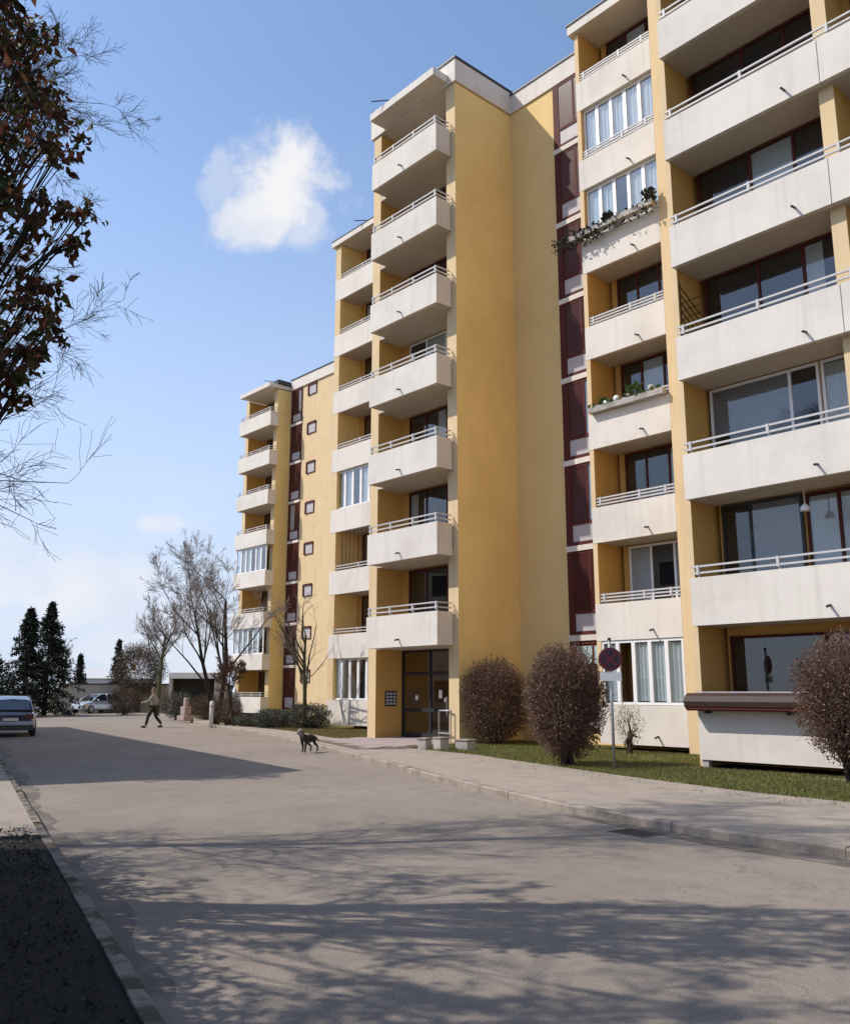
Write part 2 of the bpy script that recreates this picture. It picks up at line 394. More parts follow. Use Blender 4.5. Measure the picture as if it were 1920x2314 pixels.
kr = [tuple(p) for p in resample(KERB_R, 2.0)]; kl = [tuple(p) for p in resample(KERB_L, 2.0)]
sw_in = offset(kr, -.14)
def walk_edge(p):
    x = p[0]
    w = np.interp(x, [-58, -45, -38, -30, -26, -21, -17.5, -10.7, -5.7, 30], [1.2, 1.0, .8, 1.5, 1.4, 1.6, 2.7, 3.3, 3.7, 3.7])
    return w
sw_out = [offset(kr, -walk_edge(p))[i] for i, p in enumerate(kr)]
struct(strip('right_pavement', sw_in, sw_out, .115, M['sidewalk']))
# damp dirt collecting in the right gutter, and the strip of road dirt on the left
seg = [p for p in kr if -8.8 < p[0] < 1]
gi = offset(seg, .0); go = [offset(seg, .12 + .35 * max(0, math.sin((p[0] + 8.8) / 9.8 * math.pi)) * random.uniform(.6, 1.2))[i] for i, p in enumerate(seg)]
struct(strip('gutter', gi, go, .004, M['gutter']))
segl = [tuple(p) for p in resample(KERB_L, .35) if -30 < p[0] < 3]
gl_o = [offset(segl, -(.10 + .22 * abs(math.sin(i * .37) * math.sin(i * .11 + 1)) + random.uniform(0, .10)))[i] for i in range(len(segl))]
struct(strip('gutter', segl, gl_o, .004, M['gutter']))
# left side: pavement further off, near-black sheet standing in for shade close by
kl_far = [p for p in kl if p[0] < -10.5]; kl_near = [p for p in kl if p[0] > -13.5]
struct(strip('left_pavement', offset(kl_far, .11), offset(kl_far, 4.4), .095, M['sidewalk']))
struct(strip('shade_dark_verge', offset(kl_near, .11), offset(kl_near, 6.5), .088, M['shade_dark']))
# lawn between pavement and building
lw_out = []
for p in sw_out: lw_out.append((p[0] - .4 * 0, p[1] + 30))
struct(strip('lawn', sw_out, lw_out, .105, M['lawn']))
# gravel splash strip along the near block, paved way up to the entrance
bp_ = MB(); bp_.quad((-10.6, 16.5, .112), (14, 16.5, .112), (14, 19, .112), (-10.6, 19, .112)); bp_.quad((-15.6, 19.7, .112), (-10.4, 19.7, .112), (-10.4, 21, .112), (-15.6, 21, .112))
struct(bp_.build('shade_dark_strip', M['shade_dark']))  # near-black strip, the shade under the balcony slab put into its colour
g2_ = MB(); g2_.quad((-10.6, 16.22, .114), (14, 16.22, .114), (14, 16.5, .114), (-10.6, 16.5, .114)); struct(g2_.build('gravel_strip', M['concrete']))
bed = MB(); bed.prism([(-24.4, 16.85), (-19.7, 15.05), (-18.9, 16.0), (-19.55, 18.6), (-19.55, 22.0), (-24.4, 22.0)], .06, .122)
pathroot = struct(bed.build('entrance_path', M['joint']))
slab_me = None
for iy in range(14):
    for ix in range(9):
        x = -24.25 + ix * .52 + (.26 if iy % 2 else 0); y = 15.45 + iy * .48
        if x + .5 > -19.45 or y > 21.8: continue
        if y < 16.85 + (x + 24.4) * -.383 + .1: continue
        if slab_me is None:
            s_ = MB(); s_.box(0, .505, 0, .465, 0, .022); o = s_.build('paving_slab', M['paver'], pathroot); slab_me = o.data
        else: o = link('paving_slab', slab_me, pathroot)
        o.location = (x, y, .116 + random.uniform(-.003, .004)); o.rotation_euler = (random.uniform(-.004, .004), random.uniform(-.004, .004), 0)

# ------------------------------------------------------------------ the apartment blocks
FL = 2.75; Z0 = .262
def zk(k): return Z0 + FL * k
def railing(name, x0, x1, y, z, parent, posts, rails=(.10, .24), r=.020):
    b = MB()
    for h in rails: b.box(x0, x1, y - r, y + r, z + h - r, z + h + r)
    for p in posts: b.box(p - .018, p + .018, y + r + .002, y + r + .03, z - .12, z + rails[-1] + r)
    for p in posts: b.box(p - .03, p + .03, y - r - .012, y - r - .002, z + .06, z + rails[-1] + r + .01)
    return b.build(name, M['alu'], parent)
def window(parent, x0, x1, y, z0, z1, splits, frame='maroon', kinds=None, fw=.06, name='window'):
    """window standing just proud of wall plane y (faces -Y). splits: fractions of mullions. kinds: per light glass / curtain / shutter / open"""
    f = MB(); d = .07
    xs = [x0] + [x0 + (x1 - x0) * s for s in splits] + [x1]
    f.box(x0 - fw, x1 + fw, y - d, y - .002, z1, z1 + fw); f.box(x0 - fw, x1 + fw, y - d, y - .002, z0 - fw, z0)
    for i, x in enumerate(xs):
        w = fw if i in (0, len(xs) - 1) else fw * .55
        if i == 0: f.box(x - w, x, y - d + .002, y - .003, z0, z1)
        elif i == len(xs) - 1: f.box(x, x + w, y - d + .002, y - .003, z0, z1)
        else: f.box(x - w, x + w, y - d + .004, y - .003, z0, z1)
    fo = f.build(name, M[frame], parent)
    for i in range(len(xs) - 1):
        a = xs[i] + (fw * .55 if i else 0); b = xs[i + 1] - (fw * .55 if i < len(xs) - 2 else 0)
        k = kinds[i] if kinds else 'glass'
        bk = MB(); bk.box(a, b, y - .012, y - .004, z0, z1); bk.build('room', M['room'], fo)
        if k in ('c', 'cl', 'cr'):
            frac = {'c': 1.0, 'cl': .45, 'cr': .45}[k if k in ('c', 'cl', 'cr') else 'c']
            ca, cb = (a, a + (b - a) * frac) if k != 'cr' else (b - (b - a) * frac, b)
            curtain(fo, ca, cb, y - .022, z0 + .02, z1 - .02, .006)
        if k in ('s', 's2'):
            sh = MB(); zz = z1; h = (z1 - z0) * (.45 if k == 's' else .75)
            while zz > z1 - h: sh.box(a, b, y - .032, y - .020, zz - .05, zz - .006); zz -= .052
            sh.build('roller_shutter', M['shutter'], fo)
        p = MB(); p.box(a, b, y - .048, y - .042, z0, z1); p.build('pane', M['glass'], fo)
    return fo
def curtain(parent, x0, x1, y, z0, z1, amp=.03):
    b = MB(); n = max(6, int((x1 - x0) / .035)); ph = random.uniform(0, 6)
    pr = []
    for i in range(n + 1):
        x = x0 + (x1 - x0) * i / n
        pr.append((x, y + amp * math.sin(i * 1.9 + ph) + amp * .5 * math.sin(i * .7 + ph)))
    for i in range(n):
        b.quad((pr[i][0], pr[i][1], z0), (pr[i + 1][0], pr[i + 1][1], z0), (pr[i + 1][0], pr[i + 1][1], z1), (pr[i][0], pr[i][1], z1))
    return b.build('curtain', M['curtain'], parent, smooth=True)
def glazing(parent, x0, x1, y, z0, z1, n, skip=(), curtains=(), fw=.055):
    """a balcony closed with white framed panes"""
    f = MB(); f.box(x0, x1, y, y + .06, z0, z0 + .07); f.box(x0, x1, y, y + .06, z1 - .07, z1)
    xs = [x0 + (x1 - x0) * i / n for i in range(n + 1)]
    for i, x in enumerate(xs):
        a = x if i == 0 else x - fw; b = x if i == n else x + fw
        f.box(a, b, y - .004, y + .064, z0 + .071, z1 - .071)
    fo = f.build('balcony_glazing', M['pvc'], parent)
    for i in range(n):
        if i in skip: continue
        p = MB(); p.box(xs[i] + .03, xs[i + 1] - .03, y + .025, y + .032, z0 + .06, z1 - .06); p.build('pane', M['clearglass'], fo)
        if i in curtains: curtain(fo, xs[i] + .03, xs[i + 1] - .03, y + .085, z0 + .1, z1 - .1, .022)
    return fo
def leaves_on(name, m, parent, boxes, n, size=.06):
    """small leaves scattered in boxes"""
    V = []; F = []
    for _ in range(n):
        x0, x1, y0, y1, z0, z1 = random.choice(boxes)
        c = Vector((random.uniform(x0, x1), random.uniform(y0, y1), random.uniform(z0, z1)))
        a = Vector((random.gauss(0, 1), random.gauss(0, 1), random.gauss(0, 1))).normalized(); b = a.orthogonal().normalized()
        s = size * random.uniform(.6, 1.3); k = len(V)
        V += [c - a * s, c + b * s * .45, c + a * s, c - b * s * .45]; F.append((k, k + 1, k + 2, k + 3))
    return arr_mesh(name, np.array(V), np.array(F), m, parent)
def balcony(parent, x0, x1, yf, yb, k, posts=None, ret=None, spout=None, rail=(.10, .24), band=1.02, slab_x=None):
    z = zk(k); b = MB()
    if x1 - x0 > 8:
        cuts = [x0, -6.72, -2.85, 1.05, 4.95, 8.85, x1]
        for i in range(6): b.box(cuts[i] + (.009 if i else 0), cuts[i + 1] - (.009 if i < 5 else 0), yf, yf + .12, z, z + band)
    else: b.box(x0, x1, yf, yf + .12, z, z + band)
    sx0, sx1 = slab_x or (x0, x1)
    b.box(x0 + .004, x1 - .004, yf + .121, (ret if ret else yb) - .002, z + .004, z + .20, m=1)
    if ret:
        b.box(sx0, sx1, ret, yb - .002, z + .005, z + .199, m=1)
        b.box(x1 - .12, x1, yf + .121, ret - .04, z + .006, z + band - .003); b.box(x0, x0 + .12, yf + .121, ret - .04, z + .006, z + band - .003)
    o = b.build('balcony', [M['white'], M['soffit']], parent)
    if posts is not None:
        railing('railing', x0 + .03, x1 - .03, yf + .05, z + band, o, posts, rail)
        if ret:
            rr = MB()
            for h in rail: rr.box(x1 - .07, x1 - .03, yf + .072, ret - .05, z + band + h - .02, z + band + h + .02)
            rr.build('side_rail', M['alu'], o)
    if spout is not None:
        s = MB(); s.tube([(spout, yf + .05, z + .24), (spout, yf - .06, z + .225), (spout + .01, yf - .17, z + .20)], .026, 8); s.build('drain_spout', M['darkmetal'], o)
    return o

# ---- nearest block: long balconies (R) at the right, narrow loggias (S), stair wall (B)
near = thing('apartment_block', 'nearest eight storey block at right with long white balconies and narrow glazed loggias', 'building', (-10, 20, 0), group='apartment blocks along the street')
P_near = near
OFF = Vector((-10, 20, 0))
def fix(root):
    """children were built in world coordinates: undo the root's offset once"""
    for c in root.children: c.matrix_parent_inverse = root.matrix_basis.inverted()
B_Y = 21.65
S0, S1, SY, SB = -15.46, -12.72, 20.19, 21.25
RX0, RX1, RY, RW, RB = -10.43, 14.0, 16.94, 17.10, 18.10
w = MB()
w.box(-19.62, -15.2, B_Y, B_Y + 9, 0, 22.30, m=1)                  # stair wall
w.build('stair_wall', [M['tan'], M['tan']], near)
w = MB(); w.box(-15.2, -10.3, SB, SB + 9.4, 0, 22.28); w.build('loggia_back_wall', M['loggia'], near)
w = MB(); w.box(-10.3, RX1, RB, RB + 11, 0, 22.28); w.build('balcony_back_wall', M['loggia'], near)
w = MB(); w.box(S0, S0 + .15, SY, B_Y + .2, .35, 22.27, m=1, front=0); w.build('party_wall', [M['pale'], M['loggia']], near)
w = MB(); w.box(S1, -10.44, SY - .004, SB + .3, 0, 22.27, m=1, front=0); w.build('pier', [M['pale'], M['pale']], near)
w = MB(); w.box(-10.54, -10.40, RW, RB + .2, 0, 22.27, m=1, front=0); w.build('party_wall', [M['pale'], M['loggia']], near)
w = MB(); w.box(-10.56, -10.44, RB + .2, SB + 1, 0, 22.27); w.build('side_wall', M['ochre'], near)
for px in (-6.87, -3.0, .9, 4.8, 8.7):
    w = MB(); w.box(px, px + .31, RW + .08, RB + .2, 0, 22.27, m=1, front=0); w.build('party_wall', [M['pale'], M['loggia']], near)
w = MB()
w.box(-15.62, -10.45, SY - .14, SB + 9, 22.30, 22.62); w.box(-10.60, RX1, RY - .1, RB + 11, 22.30, 22.64)
ro = w.build('roof_slab', M['white'], near)
w = MB(); w.box(-15.66, -10.4, SY - .18, SB + 9.1, 22.625, 22.66); w.build('roof_flashing', M['roofcap'], ro)
w = MB(); w.box(-19.62, -15.63, B_Y - .06, B_Y + 9, 22.31, 23.02); fa = w.build('roof_fascia', M['white'], near)
w = MB(); w.box(-19.7, -15.6, B_Y - .10, B_Y + 9, 23.022, 23.09); w.build('roof_flashing', M['roofcap'], fa)
# narrow loggias
glz = {0: (5, (1,), (0, 2, 3, 4)), 5: (5, (), (0, 1, 3, 4)), 6: (5, (), (0, 1, 2, 3, 4))}  # sixth floor: curtains in all panes imitate the pale sky reflection
for k in range(8):
    o = balcony(near, S0 + .002, S1 - .002, SY - .008 if k else SY - .006, SB, k, posts=None if k in glz and k != 5 and k != 6 else [S0 + .3, (S0 + S1) / 2 + .25, S1 - .3],
                spout=-13.6, rail=(.08, .17, .26))
    if k in glz:
        n, sk, cu = glz[k]
        glazing(near, S0 + .16, S1 - .02, SY + (.12 if k else .02), zk(k) + 1.03, zk(k + 1) - .01, n, sk, cu)
    z = zk(k)
    kd = {1: ['c', 'glass', 'c'], 2: ['glass', 'glass', 'cl'], 3: ['glass', 'c', 'glass'], 4: ['glass', 'glass', 'c']}.get(k, ['glass', 'c', 'glass'])
    window(near, -14.9, -12.86, SB, z + .85 if k not in (1, 2) else z + .3, z + 2.64, (.33, .70), 'maroon' if k not in (1,) else 'pvc', kd)
# long balconies
for k in range(8):
    z = zk(k)
    posts = [-10.25, -8.45, -6.5, -4.55, -2.6, -.6, 1.4, 3.4, 5.4, 7.4, 9.4, 11.4, 13.6]
    if k == 0:
        o = balcony(near, RX0, RX1, RY, RB, k, posts=None, spout=None)
        for px in (-10.33, -6.4, -2.5, 1.5, 5.5):
            f = MB(); f.box(px - .07, px + .07, RY + .03, RY + .17, -.05, zk(0) + .01); f.build('foot', M['concrete'], near)
    else:
        o = balcony(near, RX0, RX1, RY, RB, k, posts=posts, spout=-7.47)
    bays = [(-10.40, -6.87), (-6.56, -3.0), (-2.69, .9), (1.21, 4.8)]
    for bi, (a, b) in enumerate(bays):
        if bi == 0:
            if k == 2: window(near, a + .15, b - .95, RB, z + .25, z + 2.66, (.76,), 'pvc', ['s', 'glass']); window(near, b - .78, b - .1, RB, z + .25, z + 2.66, (), 'pvc', ['c'])
            elif k == 1: window(near, a + .25, b - 1.55, RB, z + .25, z + 2.66, (.36,), 'darkmetal', ['glass', 's2']); window(near, b - 1.35, b - .1, RB, z + .25, z + 2.64, (.5,), 'maroon', ['c', 'cl'])
            elif k == 0: window(near, a + .25, b - 1.3, RB, z + .5, z + 2.5, (), 'maroon', ['glass']); window(near, b - 1.15, b - .1, RB, z + .25, z + 2.5, (), 'maroon', ['glass'])
            else: window(near, a + .2, b - .1, RB, z + .3, z + 2.66, (.4, .72), 'maroon', [['glass', 'glass', 'cl'], ['glass', 'c', 'glass'], ['glass', 'glass', 'glass']][k % 3])
        else:
            window(near, a + .25, b - .2, RB, z + .3, z + 2.66, (.35, .7), 'maroon', [random.choice(['glass', 'glass', 'c', 'cl']) for _ in range(3)])
# trellis on the third floor side wall
t = MB(); zz = zk(3) + 1.05
for i in range(7):
    y0, y1 = RW + .06, RB - .12
    t.box(-10.398, -10.38, y0, y0 + .02, zz, zz + 1.4) if i == 0 else None
    t.tube([(-10.385, y0, zz + .1 + i * .2), (-10.385, y1, zz + .1 + i * .2 - .45)], .010, 4); t.tube([(-10.37, y0, zz - .35 + i * .2), (-10.37, y1, zz + .1 + i * .2)], .010, 4)
t.build('trellis', M['browntimber'], near)
# stair windows on the set-back wall: red-brown frame, pane, grey panel, slab strip
def stair_column(parent, x0, x1, y, pink=()):
    for k in range(0, 8):
        z = zk(k); f = MB(); fw = .12
        zb, zm, zt = z + .42, z + 1.00, min(z + 2.87, 22.26)
        if k == 0: zb, zm = .6, 1.3
        f.box(x0, x0 + fw + .12, y - .06, y - .003, zb - .10, zt); f.box(x1 - fw, x1, y - .06, y - .003, zb - .08, zt)
        f.box(x0 + fw + .12, x1 - fw, y - .058, y - .003, zt - .09, zt); f.box(x0 + fw + .12, x1 - fw, y - .058, y - .003, zm - .05, zm + .05); f.box(x0 + fw + .12, x1 - fw, y - .058, y - .003, zb - .10, zb)
        xm = x0 + (x1 - x0) * .62
        f.box(xm - .04, xm + .04, y - .057, y - .003, zm + .05, zt - .09)
        fo = f.build('stair_window', M['maroon'], parent)
        p = MB(); p.box(x0 + fw + .12, x1 - fw, y - .03, y - .004, zb, zm - .05); p.build('panel', M['panel'], fo)
        for a, b in ((x0 + fw + .12, xm - .04), (xm + .04, x1 - fw)):
            r = MB(); r.box(a, b, y - .014, y - .004, zm + .05, zt - .09); r.build('room', M['maroondim'] if (k, a < xm - .1) not in pink else M['curtain'], fo)
            p = MB(); p.box(a, b, y - .044, y - .038, zm + .05, zt - .09); p.build('pane', M['maroonglass'] if (k, a < xm - .1) not in pink else M['glass'], fo)
        if k:
            s = MB(); s.box(x0 - .02, x1 + .02, y - .09, y - .002, z + .13, z + .30); s.build('sill', M['white'], fo)
stair_column(near, -17.55, -16.15, B_Y, pink={(3, False), (2, False)})
w = MB(); w.box(-17.5, -15.5, B_Y - .05, B_Y - .004, 2.45, 2.98); w.build('canopy_panel', M['bluepanel'], near)
# ---- middle block: balcony tower (T) with the entrance, and loggias (U) stepping back behind it
mid = thing('apartment_block', 'middle eight storey block with ochre side wall, boxed balconies and the street entrance', 'building', (-20, 20, 0), group='apartment blocks along the street')
TW = 18.85; TX0, TX1 = -24.02, -19.60; TBX0, TBX1, TF, TB = -23.26, -19.81, 18.16, 19.98
UX0, UY, UB = -31.84, 22.76, 24.0
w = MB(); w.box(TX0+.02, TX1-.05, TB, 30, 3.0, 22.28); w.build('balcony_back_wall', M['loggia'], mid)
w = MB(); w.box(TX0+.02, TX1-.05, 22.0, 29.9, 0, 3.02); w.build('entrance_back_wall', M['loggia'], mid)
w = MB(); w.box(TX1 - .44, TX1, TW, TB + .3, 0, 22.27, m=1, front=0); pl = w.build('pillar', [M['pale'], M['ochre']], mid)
w = MB(); w.box(TX1 - .2, TX1 + .003, TB + .301, 31, 0, 22.27); w.build('side_wall', M['ochre'], mid)
w = MB(); w.box(TX1 - .205, TX1 - .001, TB + .29, 22.1, 0, 3.03); w.build('entrance_side_wall', M['ochre'], mid)
w = MB(); w.box(TX0, TX0 + .42, TW, 22.01, 0, 22.27, m=1, front=0); w.build('party_wall', [M['pale'], M['loggia']], mid)
w = MB(); w.box(TBX0 - .12, TX1 - .30, TF - .04, TW + .1, 22.40, 22.68, m=0); w.build('roof_slab', [M['white']], mid)
w = MB(); w.box(TX0 - .14, TX1 + .08, TW - .06, 31, 22.30, 23.16); fa = w.build('roof_fascia', M['white'], mid)
w = MB(); w.box(TX0 - .18, TX1 + .12, TW - .10, 31, 23.165, 23.24); w.build('roof_flashing', M['roofcap'], fa)
for k in range(1, 8):
    z = zk(k)
    balcony(mid, TBX0, TBX1, TF, TB, k, posts=[TBX0 + .1, -22.1, -21.0, TBX1 - .1], ret=TW, spout=-21.6, rail=(.12, .27), slab_x=(TX0 + .43, TX1 - .45))
    window(mid, -23.1, -20.25, TB, z + .3, z + 2.64, (.3, .66), 'maroon' if k != 4 else 'pvc', [['glass', 'c', 'glass'], ['glass', 'glass', 'glass'], ['cl', 'glass', 'glass'], ['glass', 'cr', 'glass']][k % 4])
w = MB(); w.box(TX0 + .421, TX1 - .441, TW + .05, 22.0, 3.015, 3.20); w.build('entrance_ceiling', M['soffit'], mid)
# entrance: glazed screen with double door
w = MB(); ey = 19.98
ex0, ex1 = TX0 + .43, TX1 - .21
w.box(ex0, ex1, ey, ey + .07, 2.18, 2.28); w.box(ex0, ex1, ey, ey + .07, 2.93, 3.01)
for x in (ex0, -22.2, -21.15, -20.75, ex1 - .08): w.box(x, x + .08, ey - .003, ey + .073, .12, 2.93)
for a, b in ((ex0 + .08, -22.2), (-22.12, -21.15), (-20.67, ex1 - .08)): w.box(a, b, ey + .002, ey + .068, .12, .30); w.box(a, b, ey + .002, ey + .068, .98, 1.10)
en = w.build('entrance_door', M['darkmetal'], mid)
for a, b in ((ex0 + .08, -22.2), (-22.12, -21.15), (-21.07, -20.75), (-20.67, ex1 - .08)):
    p = MB(); p.box(a, b, ey + .03, ey + .036, .14, 2.17); p.build('pane', M['glass'], en)
    p = MB(); p.box(a, b, ey + .03, ey + .036, 2.29, 2.92); p.build('pane', M['glass'], en)
for (x, z, wd, h) in ((-21.75, 1.42, .16, .26), (-22.9, 1.35, .12, .16), (-21.5, 1.30, .10, .14)):
    p = MB(); p.box(x, x + wd, ey + .018, ey + .026, z, z + h); p.build('notice', M['paper'], en)
p = MB(); p.tube([(-21.28, ey - .06, .85), (-21.28, ey - .06, 1.5)], .018, 8); p.build('door_handle', M['alu'], en)
p = MB(); p.box(-23.598, -23.575, 19.25, 19.75, 1.15, 1.65); nb = p.build('bell_panel', M['darkmetal'], mid)
for i in range(4):
    for j in range(3):
        q = MB(); q.box(-23.574, -23.566, 19.29 + j * .15, 19.40 + j * .15, 1.20 + i * .11, 1.27 + i * .11); q.build('name_plate', M['alu'], nb)
# loggia wing U
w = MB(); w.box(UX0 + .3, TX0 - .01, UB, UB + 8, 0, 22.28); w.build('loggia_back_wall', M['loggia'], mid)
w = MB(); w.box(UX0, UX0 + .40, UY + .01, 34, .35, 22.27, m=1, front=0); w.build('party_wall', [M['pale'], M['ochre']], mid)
w = MB(); w.box(UX0 - .2, TX0 - .13, UY - .12, UB + 8, 22.30, 22.56); ro = w.build('roof_slab', M['white'], mid)
w = MB(); w.box(UX0 - .22, TX0 - .12, UY - .14, UB + 8, 22.565, 22.60); w.build('roof_flashing', M['roofcap'], ro)
for k in range(8):
    z = zk(k)
    g_ = k in (0, 3)
    balcony(mid, UX0 + .002, TX0 - .02, UY, UB, k, posts=None if g_ else [UX0 + .4, -29.8, -28.3, -26.6], rail=(.10, .22))
    if g_: glazing(mid, UX0 + .3, -27.0, UY + .13, z + 1.03, zk(k + 1) - .01, 8, (), (0,) if k == 0 else (1, 3, 5), fw=.07)
    window(mid, UX0 + .9, -28.6, UB, z + .3, z + 2.64, (.4,), 'maroon', [['c', 'glass'], ['glass', 'glass'], ['glass', 'cl']][k % 3])
bars = MB()
for i in range(9): bars.tube([(UX0 + .5 + i * .28, UY + .3, zk(2) + .2), (UX0 + .5 + i * .28, UY + .3, zk(3))], .014, 5)
bars.build('balcony_bars', M['browntimber'], mid)
# ---- far block: T2 tower and the wall V with small windows
far = thing('apartment_block', 'farthest apartment block beyond the bare trees, slim ochre tower and small square windows', 'building', (-50, 33, 0), group='apartment blocks along the street')
VX, VY = -50.80, 32.70; FT, FW, FB = 30.95, 31.64, 33.0
FX0 = -54.68
w = MB(); w.box(VX - .01, UX0 + .1, VY, VY + 9, 0, 22.30); w.build('wall', M['pale'], far)
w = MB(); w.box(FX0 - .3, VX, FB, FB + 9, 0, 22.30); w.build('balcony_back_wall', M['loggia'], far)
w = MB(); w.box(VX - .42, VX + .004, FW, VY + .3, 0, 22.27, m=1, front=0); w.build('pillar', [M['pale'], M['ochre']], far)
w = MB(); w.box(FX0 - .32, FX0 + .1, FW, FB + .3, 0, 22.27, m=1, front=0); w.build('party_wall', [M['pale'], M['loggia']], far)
w = MB(); w.box(FX0 - .05, VX + .02, FT - .03, FB + 9, 22.34, 22.62); ro = w.build('roof_slab', M['white'], far)
w = MB(); w.box(VX - .5, VX + .14, FW - .1, FB + 6, 22.63, 22.92); w.build('roof_flashing', M['roofcap'], ro)
w = MB(); w.box(VX + .12, UX0 + .1, VY - .1, VY + 9, 22.31, 23.02); fa = w.build('roof_fascia', M['white'], far)
w = MB(); w.box(VX + .1, UX0 + .1, VY - .14, VY + 9, 23.025, 23.09); w.build('roof_flashing', M['roofcap'], fa)
for k in range(8):
    z = zk(k); g_ = k in (1, 3)
    balcony(far, FX0, VX + .25, FT, FB, k, posts=None if g_ else [FX0 + .3, -53, -51.8, VX + .1], ret=FW, rail=(.12, .27), slab_x=(FX0 + .1, VX - .43))
    if g_: glazing(far, FX0 + .1, VX + .1, FT + .14, z + 1.03, zk(k + 1) - .01, 6, (), (1, 2, 4), fw=.07)
    window(far, FX0 + .6, VX - .8, FB, z + .3, z + 2.64, (.5,), 'maroon', ['glass', 'glass'])
stair_column(far, -50.62, -49.3, VY, pink={(7, False), (4, True)})
for k in range(8):
    z = zk(k) + 1.92
    f = MB(); x0, x1 = -48.6, -47.6
    f.box(x0, x0 + .12, VY - .09, VY - .003, z, z + .78); f.box(x1 - .06, x1, VY - .05, VY - .003, z, z + .72); f.box(x0 + .12, x1, VY - .09, VY - .003, z + .70, z + .82); f.box(x0 + .12, x1 - .06, VY - .05, VY - .003, z, z + .05)  # wide maroon bars at left and top stand in for the recess shadow
    fo = f.build('small_window', M['maroon'], far)
    p = MB(); p.box(x0 + .12, x1 - .06, VY - .03, VY - .004, z + .05, z + .70); p.build('pane', M['panel'], fo)
bpy.context.view_layer.update()
for r_ in (near, mid, far): fix(r_)
# things fixed to or standing on the balconies
def awning():
    t = thing('awning_box', 'dark brown rolled awning box along the ground floor balcony top, above white parapet', 'awning', (-10.4, 16.94, 1.28))
    b = MB(); x0, x1 = -.12, 3.6
    prof = [(-.34, .06), (-.36, .16), (-.31, .27), (-.20, .33), (-.02, .33), (-.02, .02), (-.28, 0)]
    n = len(prof)
    for x in (x0, x1): b.v += [(x, p[0] - .01, p[1]) for p in prof]
    for i in range(n): b.f.append((i, (i + 1) % n, n + (i + 1) % n, n + i)); b.m.append(0)
    b.f += [tuple(range(n - 1, -1, -1)), tuple(range(n, 2 * n))]; b.m += [0, 0]
    b.build('cassette', M['browntimber'], t)
    b = MB(); b.tube([(x0 + .03, -.29, .02), (x1 - .03, -.29, .02)], .045, 10); b.build('roller', M['maroon'], t)
    for x in (.25, 2.0, 3.3):
        b = MB(); b.box(x, x + .05, -.22, -.002, -.08, -.002); b.build('bracket', M['darkmetal'], t)
    b = MB(); b.box(x0 + .1, x1, -.06, .03, .335, .36); b.build('ledge', M['panel'], t)
awning()
def flower_box(loc, ln, label, m, n, boxes, extras=()):
    t = thing('flower_box', label, 'flower box', loc)
    b = MB(); b.box(0, ln, -.18, 0, 0, .16); b.build('trough', M['concrete'], t)
    leaves_on('plants', m, t, boxes, n, .07)
    for (x, z, r, mm) in extras:
        e = MB(); e.ball((x, -.1, .16 + z), r, 8, 6); e.build('pot', mm, t, smooth=True)
    return t
flower_box((-15.75, SY - .14, zk(5) + 1.06), 3.0, 'dark withered trailing plants in a long box below the fifth floor loggia glazing', M['deadplant'], 900,
           [(-.55, 3.0, -.25, .05, -.12, .22), (-.6, 1.2, -.25, .05, -.2, .3), (1.3, 1.6, -.2, .05, .1, .4), (2.7, 3.05, -.2, .02, .1, .5)])
flower_box((-15.3, SY - .02, zk(3) + 1.03), 2.5, 'flower box with pots and green bush on third floor narrow loggia', M['plant'], 420,
           [(0, 2.4, -.2, .05, .12, .26), (1.25, 1.75, -.16, .1, .15, .55), (.3, .55, -.1, .15, .15, .4)], [(.95, .08, .10, M['pvc']), (1.35, .06, .08, M['pinkstone']), (.6, .05, .09, M['pvc']), (2.1, .1, .10, M['concrete'])])
def lamp(loc, label):
    t = thing('hanging_lamp', label, 'lamp', loc)
    b = MB(); b.tube([(0, 0, 0), (0, 0, .42)], .012, 6); b.build('cord', M['alu'], t)
    b = MB(); b.tube([(0, 0, .05), (0, 0, -.02), (0, 0, -.10)], [.03, .09, .11], 10); b.build('lamp_shade', M['pvc'], t, smooth=True)
lamp((-8.05, 17.5, zk(2) - .43), 'white cord lamp hanging under the second floor long balcony slab')
def antenna(loc, label, d=(-.75, -.45, .12)):
    t = thing('roof_rod', label, 'rod', loc)
    b = MB(); b.tube([(0, 0, 0), d], .022, 6); b.build('rod', M['darkmetal'], t)
    b = MB(); b.box(-.05, .12, -.05, .12, -.04, .0); b.build('base_plate', M['concrete'], t)
antenna((-22.2, 18.3, 22.745), 'short dark rod sticking out over the roof edge of the boxed balcony tower')
antenna((-29.2, 22.85, 22.645), 'short dark rod at the roof edge of the lower looking loggia wing')
antenna((-51.3, 31.8, 22.965), 'short dark rod on roof corner of the farthest block', (-.9, -.5, .2))

